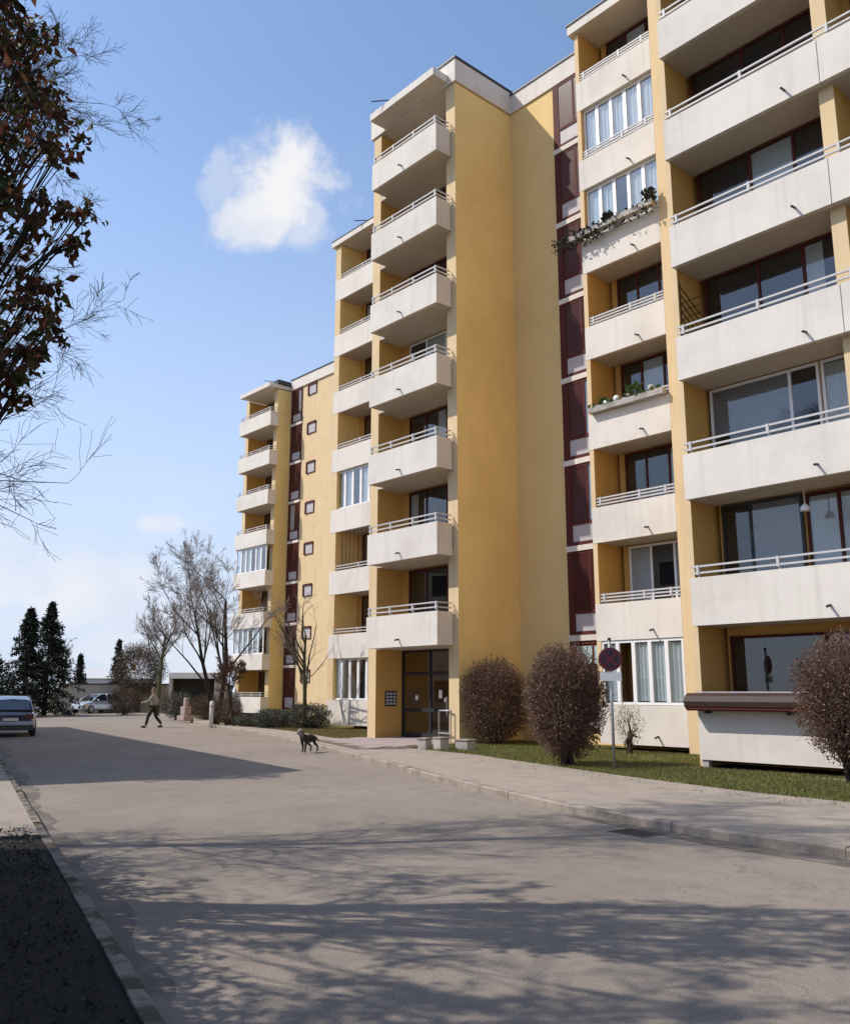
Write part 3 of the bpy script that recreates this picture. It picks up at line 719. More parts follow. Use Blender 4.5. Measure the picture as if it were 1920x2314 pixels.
# ------------------------------------------------------------------ trees and shrubs
def batch_tubes(B, n):
    """B: list of (P x 3 points, P radii), same P: vectorised tubes"""
    P = np.array([b[0] for b in B]); Rr = np.array([b[1] for b in B]); nb, k, _ = P.shape
    T = np.empty_like(P); T[:, 1:-1] = P[:, 2:] - P[:, :-2]; T[:, 0] = P[:, 1] - P[:, 0]; T[:, -1] = P[:, -1] - P[:, -2]
    T /= np.linalg.norm(T, axis=2, keepdims=True) + 1e-9
    D = P[:, -1] - P[:, 0]; D /= np.linalg.norm(D, axis=1, keepdims=True) + 1e-9
    ref = np.where(np.abs(D[:, 2:3]) < .8, np.array([[0, 0, 1.]]), np.array([[1., 0, 0]]))[:, None, :]
    A = np.cross(T, ref); A /= np.linalg.norm(A, axis=2, keepdims=True) + 1e-9; Bn = np.cross(T, A)
    an = np.arange(n) * 2 * np.pi / n
    V = P[:, :, None, :] + (A[:, :, None, :] * np.cos(an)[None, None, :, None] + Bn[:, :, None, :] * np.sin(an)[None, None, :, None]) * Rr[:, :, None, None]
    idx = np.arange(nb * k * n).reshape(nb, k, n); nx = np.roll(idx, -1, axis=2)
    F = np.stack([idx[:, :-1], nx[:, :-1], nx[:, 1:], idx[:, 1:]], axis=-1).reshape(-1, 4)
    return V.reshape(-1, 3), F
def join_arrays(parts):
    V = []; F = []; o = 0
    for v, f in parts: V.append(v); F.append(f + o); o += len(v)
    return np.concatenate(V), np.concatenate(F)
def grow(rng, start, d, ln, r, spec, P=6):
    """levels of branches; spec: per level dict(n, ln, ang, t0, up, wig, r). Returns list of levels of (points, radii)"""
    levels = []
    S = np.array([start], float); D = np.array([d], float); D /= np.linalg.norm(D, axis=1, keepdims=True); Ls = np.array([ln], float); Rs = np.array([r], float)
    for li, sp in enumerate(spec):
        nb = len(S); pts = np.zeros((nb, P, 3)); pts[:, 0] = S; dd = D.copy()
        for i in range(1, P):
            dd = dd + rng.normal(0, sp['wig'], dd.shape) + np.array([0, 0, sp['up']]); dd /= np.linalg.norm(dd, axis=1, keepdims=True)
            pts[:, i] = pts[:, i - 1] + dd * (Ls / (P - 1))[:, None]
        tp = np.linspace(1, sp.get('tip', .35), P)
        rad = Rs[:, None] * tp[None, :]
        levels.append([(pts[i], rad[i]) for i in range(nb)])
        if li == len(spec) - 1: break
        nx = spec[li + 1]; m = nx['n']
        t = np.sort(rng.uniform(nx['t0'], 1.0, (nb, m)), axis=1); t[:, -1] = 1.0
        fi = t * (P - 1); i0 = np.minimum(fi.astype(int), P - 2); fr = fi - i0
        bi = np.arange(nb)[:, None]
        pos = pts[bi, i0] * (1 - fr)[..., None] + pts[bi, i0 + 1] * fr[..., None]
        td = pts[bi, i0 + 1] - pts[bi, i0]; td /= np.linalg.norm(td, axis=2, keepdims=True) + 1e-9
        rv = rng.normal(0, 1, td.shape); pr = rv - (rv * td).sum(-1, keepdims=True) * td; pr /= np.linalg.norm(pr, axis=2, keepdims=True) + 1e-9
        ang = np.radians(rng.normal(nx['ang'], nx['ang'] * .25, (nb, m)))[..., None]
        nd = td * np.cos(ang) + pr * np.sin(ang)
        rr = (Rs[:, None] * (1 + (sp.get('tip', .35) - 1) * t)) * nx['r']
        nl = (Ls[:, None] * nx['ln']) * rng.uniform(.6, 1.15, (nb, m)) * (1.15 - .45 * t)
        S = pos.reshape(-1, 3); D = nd.reshape(-1, 3); Ls = nl.ravel(); Rs = rr.ravel()
    return levels
def bare_tree(name, label, loc, seed, h, r, spec, lean=(0, 0, 1), bark='bark', twig='twig', group='bare trees along the street', stems=None, thick=2, minr=.004):
    rng = np.random.default_rng(seed)
    t = thing(name, label, 'tree', loc, group=group)
    wood = []; fine = []
    for (sx, sy, d, hh, rr) in (stems or [(0, 0, lean, h, r)]):
        lv = grow(rng, (sx, sy, -.05), d, hh, rr, spec)
        for i, L_ in enumerate(lv):
            L_ = [(p, np.maximum(q, minr)) for p, q in L_]
            (wood if i < thick else fine).append(batch_tubes(L_, (9, 7, 5, 4, 3, 3)[min(i, 5)]))
    # root flare
    v, f = join_arrays(wood); arr_mesh('trunk', v, f, M[bark], t, smooth=True)
    if fine: v, f = join_arrays(fine); arr_mesh('crown', v, f, M[twig], t)
    return t
SP_TALL = [dict(wig=.05, up=.03, tip=.25), dict(n=11, ln=.48, ang=52, t0=.28, up=.05, wig=.10, r=.50, tip=.25), dict(n=8, ln=.50, ang=42, t0=.2, up=.02, wig=.14, r=.50, tip=.3), dict(n=7, ln=.52, ang=40, t0=.15, up=.0, wig=.16, r=.55, tip=.4), dict(n=6, ln=.55, ang=38, t0=.1, up=-.01, wig=.16, r=.6, tip=.5)]
SP_WIDE = [dict(wig=.05, up=.03, tip=.25), dict(n=14, ln=.50, ang=62, t0=.22, up=.035, wig=.09, r=.50, tip=.28), dict(n=9, ln=.46, ang=44, t0=.15, up=.01, wig=.13, r=.55, tip=.3), dict(n=8, ln=.52, ang=42, t0=.12, up=.0, wig=.15, r=.55, tip=.4), dict(n=6, ln=.55, ang=40, t0=.1, up=-.01, wig=.15, r=.6, tip=.5)]
SP_TWIGGY = [dict(wig=.05, up=.03, tip=.25), dict(n=36, ln=.27, ang=55, t0=.27, up=.03, wig=.10, r=.26, tip=.28), dict(n=10, ln=.48, ang=42, t0=.15, up=.01, wig=.13, r=.55, tip=.3), dict(n=8, ln=.52, ang=40, t0=.12, up=.0, wig=.15, r=.55, tip=.4), dict(n=7, ln=.6, ang=36, t0=.1, up=-.01, wig=.13, r=.6, tip=.5)]
SP_SHADE = [dict(wig=.05, up=.03, tip=.25), dict(n=11, ln=.50, ang=60, t0=.25, up=.04, wig=.10, r=.45, tip=.30), dict(n=7, ln=.48, ang=42, t0=.2, up=.01, wig=.13, r=.5, tip=.35), dict(n=7, ln=.52, ang=40, t0=.15, up=.0, wig=.15, r=.6, tip=.45), dict(n=4, ln=.55, ang=38, t0=.1, up=.0, wig=.15, r=.6, tip=.5)]
SP_ROUND = [dict(wig=.05, up=.03, tip=.4), dict(n=8, ln=.85, ang=30, t0=.35, up=.05, wig=.09, r=.55, tip=.22), dict(n=9, ln=.42, ang=32, t0=.2, up=.06, wig=.11, r=.42, tip=.3), dict(n=7, ln=.5, ang=34, t0=.1, up=.04, wig=.13, r=.5, tip=.4), dict(n=8, ln=.62, ang=34, t0=.1, up=.03, wig=.13, r=.6, tip=.5)]
bare_tree('bare_tree', 'forked bare tree with dark limbs beside the pale post at the lawn edge', (-38.6, 21.15, .1), 3, 4.6, .16, SP_ROUND, bark='barkdark',
          stems=[(0, 0, (-.08, -.10, 1), 5.3, .12), (.12, .1, (.04, .05, 1), 6.0, .13)], minr=.005)
bare_tree('bare_tree', 'bare tree with green mossy trunk behind the walking person', (-59.6, 28.2, .05), 11, 5.4, .19, SP_ROUND, bark='barkgreen', minr=.006)
bare_tree('bare_tree', 'slim young bare tree in front of small square windows', (-31.45, 21.45, .1), 5, 3.9, .10,
          [dict(wig=.05, up=.03, tip=.5), dict(n=8, ln=.75, ang=32, t0=.3, up=.08, wig=.09, r=.65, tip=.3), dict(n=5, ln=.5, ang=38, t0=.2, up=.05, wig=.1, r=.55, tip=.4), dict(n=4, ln=.5, ang=38, t0=.2, up=.03, wig=.1, r=.6, tip=.5)], bark='barkgreen', minr=.007)
bare_tree('bare_tree', 'bushy brownish bare tree before the lowest balconies of the farthest block', (-36.4, 20.95, .1), 8, 2.3, .08, SP_ROUND, bark='barkdark', twig='twigred', minr=.008)
bare_tree('bare_tree', 'faint bare tree behind the two dark conifers', (-78, 28.5, 0), 17, 4.8, .16, SP_ROUND, minr=.009)
bare_tree('bare_tree', 'tall bare tree at left edge, twigs reaching over the sky', (-12.3, 1.55, .1), 14, 11.6, .14, SP_TWIGGY, lean=(.0, .05, 1), bark='barkdark', twig='bark', minr=.0026)
bare_tree('bare_tree', 'bare tree left of the camera, throwing branch shadows on the road', (-8.6, -2.9, .1), 23, 8.6, .20, SP_SHADE, bark='barkdark', minr=.007)

def rand_rot(rng, n):
    a = rng.normal(0, 1, (n, 3)); a /= np.linalg.norm(a, axis=1, keepdims=True)
    b = rng.normal(0, 1, (n, 3)); b -= (a * b).sum(1, keepdims=True) * a; b /= np.linalg.norm(b, axis=1, keepdims=True)
    return a, b
def leaf_cloud(rng, C, size, aspect=.5, droop=0.0, bend=.25):
    """one bent two-face leaf at each point"""
    n = len(C); a, b = rand_rot(rng, n)
    if droop: a[:, 2] -= droop; a /= np.linalg.norm(a, axis=1, keepdims=True); b -= (a * b).sum(1, keepdims=True) * a; b /= np.linalg.norm(b, axis=1, keepdims=True)
    nn = np.cross(a, b); s = (size * rng.uniform(.65, 1.35, n))[:, None]
    V = np.stack([C, C + a * s * .5 + b * s * aspect * .5 + nn * s * bend * .3, C + a * s - nn * s * bend * .4, C + a * s * .5 - b * s * aspect * .5 + nn * s * bend * .3], axis=1)
    F = np.arange(n * 4).reshape(n, 4)
    F = np.concatenate([F[:, [0, 1, 2]], F[:, [0, 2, 3]]])
    return V.reshape(-1, 3), F
M['brownleaf'] = leaf_mat('brown_green_leaves', [(.06, .024, .017), (.11, .04, .024), (.04, .042, .017), (.06, .07, .025), (.15, .055, .032)], .45)
def leafy_tree():
    rng = np.random.default_rng(31)
    base = Vector((-9.3, .7, .09))
    t = thing('leafy_tree', 'tree at upper left edge still holding dark brown and green leaves', 'tree', base)
    clumps = [(-7.20, 1.71, 7.20, .30), (-7.64, 2.02, 7.52, .22), (-7.15, 1.91, 6.52, .34), (-7.37, 2.23, 6.67, .28), (-6.77, 1.76, 5.89, .32), (-7.27, 1.85, 5.81, .26), (-7.28, 2.20, 5.77, .18), (-7.48, 2.55, 5.87, .20),
              (-6.93, 1.95, 5.23, .20), (-7.34, 1.97, 5.09, .17), (-7.11, 2.06, 4.65, .27), (-7.43, 2.36, 4.71, .17), (-6.94, 1.92, 4.23, .25), (-7.20, 2.09, 4.01, .14), (-6.90, 1.66, 6.54, .26), (-7.30, 2.13, 6.24, .2), (-7.51, 2.45, 5.57, .14),
              (-7.6, 2.35, 6.45, .16), (-7.0, 1.75, 4.75, .26), (-6.9, 1.6, 5.4, .3), (-7.0, 1.55, 7.0, .3), (-7.0, 1.62, 6.1, .3), (-6.8, 1.62, 5.0, .25), (-7.1, 1.7, 6.85, .3), (-7.1, 1.72, 7.6, .3), (-6.95, 1.7, 5.6, .26), (-6.9, 1.75, 4.45, .22), (-7.25, 2.18, 4.95, .2), (-7.0, 1.85, 3.95, .16), (-7.3, 2.22, 4.35, .16), (-7.15, 1.95, 7.0, .26)]
    for _ in range(34):
        while True:
            q = rng.uniform(-1, 1, 3)
            if .35 < np.linalg.norm(q) < 1: break
        p = np.array([-8.9, -.2, 5.9]) + q * np.array([2.4, 2.2, 2.3])
        if p[1] > .305 * abs(p[0]) - .55: continue
        clumps.append((p[0], p[1], p[2], rng.uniform(.25, .42)))
    wood = []; tips = []
    top = Vector((0, 0, 7.6)); trunkp = [Vector((0, 0, -.1)), Vector((.05, .05, 1.6)), Vector((-.05, .12, 3.2)), Vector((.08, .1, 4.8)), Vector((.0, .2, 6.4)), Vector((.1, .1, 9.2))]
    tm = MB(); tm.tube(trunkp, [.19, .16, .145, .12, .09, .025], 10)
    tm.tube([Vector((.02, .05, 1.2)), Vector((.28, -.15, 2.8)), Vector((.55, -.3, 4.6)), Vector((.6, -.45, 6.5)), Vector((.8, -.5, 8.2))], [.11, .10, .085, .06, .02], 9)
    LC = []
    for (x, y, z, r) in clumps:
        c = Vector((x, y, z)) - base
        zs = max(1.6, c.z - 1.3 - .35 * math.hypot(c.x, c.y)); zs = min(max(1.5, zs + rng.uniform(-1.1, .5)), 7.2)
        s = Vector((0, .1, zs)); mid = s.lerp(c, .5) + Vector((rng.normal(0, .12), rng.normal(0, .12), -.10 * (c - s).length))
        pts = []
        for i in range(6):
            u = i / 5; pts.append(tuple(s * (1 - u) ** 2 + mid * 2 * u * (1 - u) + c * u * u))
        pts = [pts[0]] + [tuple(np.array(q) + rng.normal(0, .07, 3)) for q in pts[1:5]] + [pts[5]]
        wood.append((np.array(pts), np.linspace(.020, .005, 6)))
        # twiglets inside the clump
        for _ in range(7):
            e = c + Vector(rng.normal(0, r * .55, 3)); m2 = c.lerp(e, .5) + Vector((0, 0, .03))
            q0 = Vector(pts[4]); tw = [tuple(q0.lerp(m2, .5)), tuple(m2), tuple(e)]
            wood.append((np.array([tuple(q0), tuple(q0.lerp(m2, .5)), tuple(m2), tuple(m2.lerp(e, .4)), tuple(m2.lerp(e, .7)), tuple(e)]), np.linspace(.006, .003, 6)))
            k = int(11 * (r / .25)); f = rng.uniform(.2, 1.05, (k, 1))
            LC.append(np.array(m2) * (1 - f) + np.array(e) * f + rng.normal(0, r * .16, (k, 3)))
    v, f = batch_tubes(wood, 5); tr = tm.build('trunk', M['barkdark'], t, smooth=True)
    arr_mesh('branches', v, f, M['barkdark'], t)
    v, f = leaf_cloud(rng, np.concatenate(LC), .098, .52, .5, .5)
    stuff(arr_mesh('crown', v, f, M['brownleaf'], t))
leafy_tree()

def bush(name, label, loc, seed, rx, ry, h, z0, nleaf, size, leafm, twigm, group=None, stems=9, square=2.2, flat=0.0, cat='shrub', shell=.5):
    """clipped round shrub: stems from the ground, a twiggy interior and small leaves towards an uneven skin"""
    rng = np.random.default_rng(seed); t = thing(name, label, cat, loc, group=group)
    def pts(n, inner):
        q = rng.normal(0, 1, (n, 3)); q /= (np.abs(q) ** square).sum(1, keepdims=True) ** (1 / square)
        ph = np.arctan2(q[:, 1], q[:, 0]); lump = 1 + .05 * np.sin(ph * 3 + seed) + .05 * np.sin(q[:, 2] * 7 + ph * 2 + seed * 2) + .04 * np.sin(q[:, 2] * 17 + seed) * np.sin(ph * 11 + seed) + rng.normal(0, .025, n)
        rad = (inner + (1 - inner) * rng.uniform(0, 1, n) ** .55) * lump
        p = q * rad[:, None]
        hz = (h - z0) / 2
        out = p * np.array([rx, ry, hz]); out[:, 2] += z0 + hz
        low = np.clip((z0 + hz - out[:, 2]) / hz, 0, 1); sc = 1 - flat * low ** 2
        out[:, 0] *= sc; out[:, 1] *= sc
        return out
    # stems and twigs
    B = []; tips = pts(240, .7)
    for i in range(stems):
        a = rng.uniform(0, 6.28); rr = rng.uniform(.03, .22) * rx
        s = np.array([rr * math.cos(a), rr * math.sin(a), -.04]); e = tips[rng.integers(240)] * np.array([.7, .7, .8])
        m2 = s * .5 + e * .5 + np.array([0, 0, .25])
        B.append((np.array([s, s * .6 + m2 * .4 + [0, 0, .12], m2, m2 * .5 + e * .5, e]), np.linspace(.035, .012, 5)))
    v, f = batch_tubes(B, 6); arr_mesh('stems', v, f, M['barkdark'], t, smooth=True)
    e = pts(int(nleaf * .38), shell); c = np.array([0, 0, z0 + (h - z0) * .35])
    s = e + (c - e) * rng.uniform(.12, .4, (len(e), 1)) + rng.normal(0, .05, e.shape)
    mid_ = (s + e) / 2 + rng.normal(0, .03, e.shape)
    v, f = batch_tubes([(np.array([s[i], mid_[i], e[i] + (e[i] - s[i]) * (rng.uniform(.3, .7) if rng.uniform() < .07 else .08)]), np.array([.006, .005, .0025])) for i in range(len(e))], 3)
    stuff(arr_mesh('twigs', v, f, M[twigm], t))
    v, f = leaf_cloud(rng, pts(nleaf, shell), size, .55, .1, .4)
    stuff(arr_mesh('crown', v, f, leafm, t))
    return t
M['beech'] = leaf_mat('withered_shrub_leaves', [(.12, .06, .045), (.20, .105, .075), (.10, .085, .042), (.17, .12, .07), (.26, .15, .125), (.065, .07, .033)], .3)
M['evergreen'] = leaf_mat('evergreen_leaves', [(.012, .022, .010), (.025, .040, .014), (.018, .030, .014), (.035, .05, .02)], .2)
M['conifer'] = leaf_mat('conifer_needles', [(.010, .016, .010), (.018, .026, .015), (.024, .032, .018), (.014, .02, .014)], .1, .7)
M['oliveleaf'] = leaf_mat('olive_brown_leaves', [(.045, .035, .018), (.07, .05, .025), (.05, .05, .02)], .25)
RB = 'round clipped shrubs in front of the blocks'
bush('round_shrub', 'round brownish shrub in the corner beside the ochre side wall', (-18.75, 19.55, .1), 2, .95, .95, 2.5, .05, 10000, .055, M['beech'], 'twigred', RB, square=2.6, shell=.45)
bush('round_shrub', 'egg shaped brownish shrub on the lawn left of the sign pole', (-12.5, 15.15, .1), 6, .86, .86, 2.54, .12, 11500, .055, M['beech'], 'twigred', RB, stems=12, square=2.4, flat=.30, shell=.45)
bush('round_shrub', 'twiggy round shrub at right edge before the white parapet', (-6.85, 15.95, .1), 8, .92, .85, 2.58, .2, 9500, .052, M['beech'], 'twigred', RB, stems=22, square=2.3, flat=.45, shell=.4)
bush('flowering_shrub', 'small shrub with yellow green blossom below the ground floor loggia glazing', (-13.75, 19.1, .1), 33, .45, .4, 1.35, .1, 420, .045, leaf_mat('yellow_blossom', [(.20, .20, .04), (.28, .26, .06), (.10, .13, .04)], .4), 'twigred', None, stems=10, flat=.5, shell=.2)
# low evergreens and hedge before the far block
bush('low_evergreen', 'low dark evergreen shrub next to the white ground floor loggia', (-31.7, 21.7, .1), 12, 1.0, .8, 1.05, .0, 3500, .07, M['evergreen'], 'twig', 'low evergreens by the far block', square=3)
bush('low_evergreen', 'low dark evergreen shrub below the slim ochre tower', (-33.4, 21.1, .1), 13, .9, .7, .8, .0, 2600, .07, M['evergreen'], 'twig', 'low evergreens by the far block', square=3)
bush('low_evergreen', 'flat dark evergreen shrub below the farthest white parapet', (-35.3, 21.3, .1), 14, 1.2, .6, .55, .0, 2400, .07, M['evergreen'], 'twig', 'low evergreens by the far block', square=3)
bush('garden_shrub', 'brown leafless shrub around the foot of the forked tree', (-37.4, 21.25, .1), 15, .75, .6, 1.35, .0, 2600, .05, M['oliveleaf'], 'twigred', 'shrubs by the forked tree', square=2.5)
bush('garden_shrub', 'reddish brown shrub to the right of the pink stone', (-45.3, 24.3, .05), 16, 1.1, .8, 1.45, .0, 2400, .07, M['oliveleaf'], 'twigred', 'shrubs by the forked tree')
bush('garden_shrub', 'dark green shrub between person and pink stone', (-49.2, 24.6, .05), 18, 1.2, 1.0, 1.6, .0, 2400, .08, M['evergreen'], 'twig', 'shrubs by the forked tree')
bush('garden_shrub', 'dark shrub at the nose of the silver car', (-62.0, 27.0, .0), 19, 1.1, 1.2, 1.9, .0, 2600, .09, M['oliveleaf'], 'twigred', 'shrubs by the forked tree')
bush('dome_tree', 'round brown dome shaped tree crown above the garden wall', (-67.6, 30.4, 0), 22, 2.0, 2.0, 5.4, 1.2, 8000, .11, M['oliveleaf'], 'twigred', None, square=2.2, cat='tree')
def hedge(label, a, b, h, w, n, seed):
    rng = np.random.default_rng(seed); a = Vector(a); b = Vector(b); L_ = (b - a).length
    t = thing('hedge', label, 'hedge', (a.x, a.y, .08), math.atan2(b.y - a.y, b.x - a.x))
    q = rng.uniform(0, 1, (n, 3)); side = rng.integers(0, 3, n)
    p = np.stack([q[:, 0] * L_, (q[:, 1] - .5) * w, q[:, 2] * h], 1)
    edge = rng.uniform(.85, 1.05, n)
    m = side == 0; p[m, 1] = np.sign(p[m, 1]) * w / 2 * edge[m]
    m = side == 1; p[m, 2] = h * edge[m]
    p += rng.normal(0, .03, p.shape); p[:, 2] = np.abs(p[:, 2])
    v, f = leaf_cloud(rng, p, .09, .6)
    stuff(arr_mesh('foliage', v, f, M['evergreen'], t))
    core = MB(); core.box(.1, L_ - .1, -w * .36, w * .36, 0, h * .9); core.build('branches', M['barkdark'], t)
hedge('clipped evergreen hedge behind the shade-dark verge at the left', (-11.4, 1.4), (-4.7, -.40), 3.15, .8, 16000, 40)
def conifer(label, loc, h, r, seed, n=5200, taper=1.0):
    rng = np.random.default_rng(seed); t = thing('conifer', label, 'tree', loc, group='conifers at the end of the street')
    tr = MB(); tr.tube([(0, 0, -.1), (0, 0, h * .5), (0, 0, h * .98)], [.18, .10, .02], 8); tr.build('trunk', M['barkdark'], t, smooth=True)
    C = []; whorls = int(h / .32)
    for i in range(whorls):
        z = .25 + (h - .35) * i / whorls; rr = r * (1 - (z / h) ** taper) * rng.uniform(.8, 1.12) + .03
        for j in range(11):
            a = rng.uniform(0, 6.283); L_ = rr * rng.uniform(.7, 1.1); m = max(4, int(n / whorls / 11))
            u = rng.uniform(.08, 1, m) ** .7
            x = np.cos(a) * L_ * u; y = np.sin(a) * L_ * u; zz = z + .25 * u * rr * .5 - .28 * rr * u ** 2 + rng.normal(0, .07, m)
            sp = (.05 + .10 * (1 - u)) * min(1, .25 + rr)
            C.append(np.stack([x + rng.normal(0, 1, m) * sp, y + rng.normal(0, 1, m) * sp, zz], 1))
    v, f = leaf_cloud(rng, np.concatenate(C), .20, .40, .4)
    stuff(arr_mesh('crown', v, f, M['conifer'], t))
conifer('tall pointed dark conifer, right one of the pair behind the blue car', (-64.3, 22.2, 0), 8.0, 2.9, 51, 12000, 1.1)
conifer('pointed dark conifer, left one of the pair behind the blue car', (-62.8, 20.3, 0), 7.4, 2.6, 52, 11000, 1.05)
conifer('broad dark conifer cut by the left picture edge behind the blue car', (-61.5, 17.6, 0), 4.4, 2.4, 53, 5000, 2.2)
conifer('small bluish conifer above the garden wall, left of centre', (-79.4, 30.2, 0), 5.1, 1.3, 54, 4200, 1.0)
conifer('slim conifer behind the garden wall beside the brown dome tree', (-82.9, 35.1, 0), 6.7, 1.5, 55, 4200, 1.2)

# ------------------------------------------------------------------ grass
def grass(name, poly_fn, n, hmin, hmax, cols, seed, label):
    rng = np.random.default_rng(seed); P = poly_fn(rng, n); n = len(P)
    a = rng.uniform(0, 6.283, n); hh = rng.uniform(hmin, hmax, n); w = rng.uniform(.006, .013, n)
    dx = np.stack([np.cos(a) * w, np.sin(a) * w, np.zeros(n)], 1)
    tip = P + np.stack([rng.normal(0, .45, n) * hh, rng.normal(0, .45, n) * hh, hh], 1)
    V = np.stack([P - dx, P + dx, tip], 1).reshape(-1, 3); F = np.arange(n * 3).reshape(n, 3)
    m = leaf_mat(name + '_blades', cols, .35)
    o = stuff(arr_mesh(name, V, F, m)); o['label'] = label; o['category'] = 'grass'
swx = np.array([p[0] for p in sw_out])[::-1]; swy = np.array([p[1] for p in sw_out])[::-1]
def near_lawn(rng, n):
    x = rng.uniform(-20.5, -1, n * 2); y0 = np.interp(x, swx, swy); y1 = np.where(x > -10.7, 16.7, np.where(x > -15.6, 19.9, 21.4))
    y = y0 - .05 + rng.uniform(0, 1, n * 2) ** 1.15 * (y1 - y0)
    keep = ~((x < -19.3) & (y < 18.5)) & (y1 > y0)
    dens = .5 + .5 * np.sin(x * 2.1 + np.sin(y * 1.7)) * np.sin(y * 1.9 + x * .6); keep &= rng.uniform(0, 1, n * 2) < .18 + .82 * dens
    P = np.stack([x, y, np.full(n * 2, .10)], 1)[keep]; return P[:n]
grass('lawn_grass', near_lawn, 90000, .03, .085, [(.10, .12, .03), (.15, .17, .04), (.19, .19, .06), (.25, .21, .09), (.12, .14, .035)], 61, 'short patchy green grass along the near pavement')
def far_lawn(rng, n):
    x = rng.uniform(-47, -24.6, n * 2); y0 = np.interp(x, swx, swy)
    y = y0 + rng.uniform(0, 1, n * 2) * np.where(x > -31.9, 22.5 - y0, 3.2)
    return np.stack([x, y, np.full(n * 2, .10)], 1)[(y < 22.6) | (x < -31.9)][:n]
grass('far_lawn_grass', far_lawn, 40000, .04, .10, [(.11, .11, .035), (.18, .15, .055), (.24, .18, .09), (.15, .14, .045)], 62, 'dry yellowish grass before the far loggias')
def litter(rng):
    x = rng.uniform(-20, -3, 1500); y0 = np.interp(x, swx, swy); y = y0 + rng.uniform(-.35, 1, 1500) ** 1 * 3.0
    ok = (y < np.where(x > -10.7, 16.7, 19)); C = np.stack([x, y, np.full(1500, .135)], 1)[ok]
    a, b = rand_rot(rng, len(C)); a[:, 2] *= .25; b[:, 2] *= .25; s = .03
    V = np.stack([C - a * s, C + b * s * .6, C + a * s, C - b * s * .6], 1).reshape(-1, 3)
    o = stuff(arr_mesh('fallen_leaves', V, np.arange(len(C) * 4).reshape(-1, 4), M['beech'])); o['label'] = 'dry brown leaves scattered over grass and pavement edge'; o['category'] = 'leaves'
litter(np.random.default_rng(63))
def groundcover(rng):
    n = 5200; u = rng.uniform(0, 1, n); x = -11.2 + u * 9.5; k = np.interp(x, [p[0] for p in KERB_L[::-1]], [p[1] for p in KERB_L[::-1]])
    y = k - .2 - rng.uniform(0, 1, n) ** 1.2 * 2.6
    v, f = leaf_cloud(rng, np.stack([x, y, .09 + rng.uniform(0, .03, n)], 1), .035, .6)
    o = stuff(arr_mesh('verge_litter', v, f, M['deadplant'])); o['label'] = 'dark leaf litter covering the shade-dark verge'; o['category'] = 'leaves'
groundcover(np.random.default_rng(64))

# ------------------------------------------------------------------ street furniture
def paint(name, c, rough=.35): return mat(name, c, rough, .06, 5, spec=.4)
M['signred'] = paint('sign_red', (.12, .010, .016)); M['signblue'] = paint('sign_blue', (.03, .008, .022)); M['galv'] = mat('galvanised_steel', (.38, .39, .39), .45, .12, 8, metal=.6)
def traffic_sign():
    t = thing('traffic_sign', 'round dark red and blue no stopping sign over a small pale plate on grey pole', 'sign', (-11.08, 14.88, .10), R(40))
    b = MB(); b.tube([(0, 0, -.1), (0, 0, 2.55)], .03, 12); b.build('pole', M['galv'], t, smooth=True)
    b = MB(); b.tube([(0, 0, 2.551), (0, 0, 2.61)], .034, 12); b.build('cap', M['darkmetal'], t)
    def disc(r, y0, y1, m, nm, par):
        d = MB(); n = 40
        for y in (y0, y1): d.v += [(r * math.cos(2 * math.pi * i / n), y, r * math.sin(2 * math.pi * i / n)) for i in range(n)]
        d.f += [tuple(range(n)), tuple(range(2 * n - 1, n - 1, -1))] + [(i, n + i, n + (i + 1) % n, (i + 1) % n) for i in range(n)]; d.m += [0] * (n + 2)
        o = d.build(nm, m, par); bmx = bmesh.new(); bmx.from_mesh(o.data); bmesh.ops.recalc_face_normals(bmx, faces=bmx.faces); bmx.to_mesh(o.data); bmx.free(); o.location = (0, 0, 2.18) if par is t else (0, 0, 0); return o
    dd = disc(.235, -.048, -.036, M['signred'], 'sign_disc', t); disc(.185, -.0505, -.0485, M['signblue'], 'blue_field', dd)
    for s in (1, -1):
        c = MB(); c.box(-.185, .185, -.0535, -.0515 if s > 0 else -.0512, -.022, .022); o = c.build('cross_bar', M['signred'], dd); o.rotation_euler = (0, s * R(45), 0); o.location = (0, -.0006 * (s + 1), 0)
    c = MB(); c.box(-.21, .21, -.045, -.035, 1.75, 1.92); c.build('plate', M['paper'], t)
    for z in (2.28, 2.06, 1.83): c = MB(); c.box(-.05, .05, -.034, .036, z - .015, z + .015); c.build('clamp', M['galv'], t)
traffic_sign()
def manhole(loc, label, grate=True):
    t = thing('drain_cover', label, 'drain', loc, R(-8))
    b = MB(); b.box(-.28, .28, -.20, -.17, -.03, .006); b.box(-.28, .28, .17, .20, -.03, .006); b.box(-.28, -.25, -.169, .169, -.03, .006); b.box(.25, .28, -.169, .169, -.03, .006); b.build('frame', M['darkmetal'], t)
    b = MB(); b.quad((-.25, -.17, .0015), (.25, -.17, .0015), (.25, .17, .0015), (-.25, .17, .0015)); b.build('shaft', M['shade_dark'], t)
    for i in range(9): b = MB(); x = -.225 + i * .053; b.box(x, x + .026, -.168, .168, .0016, .005); b.build('bar', M['darkmetal'], t)
manhole((-6.6, 9.25, .0), 'dark iron drain grate in the road by the right kerb')
def block_(loc, sx, sy, h, label, rz=0):
    t = thing('concrete_block', label, 'block', loc, rz, 'low concrete blocks by the entrance')
    b = MB(); b.box(-sx / 2, sx / 2, -sy / 2, sy / 2, -.05, h); o = b.build('block', M['concrete'], t)
    md = o.modifiers.new('bevel', 'BEVEL'); md.width = .02; md.segments = 2
    b = MB(); b.box(-sx / 2 - .02, sx / 2 + .02, -sy / 2 - .02, sy / 2 + .02, h + .001, h + .045); o = b.build('cap', M['kerb'], t); md = o.modifiers.new('bevel', 'BEVEL'); md.width = .012; md.segments = 2
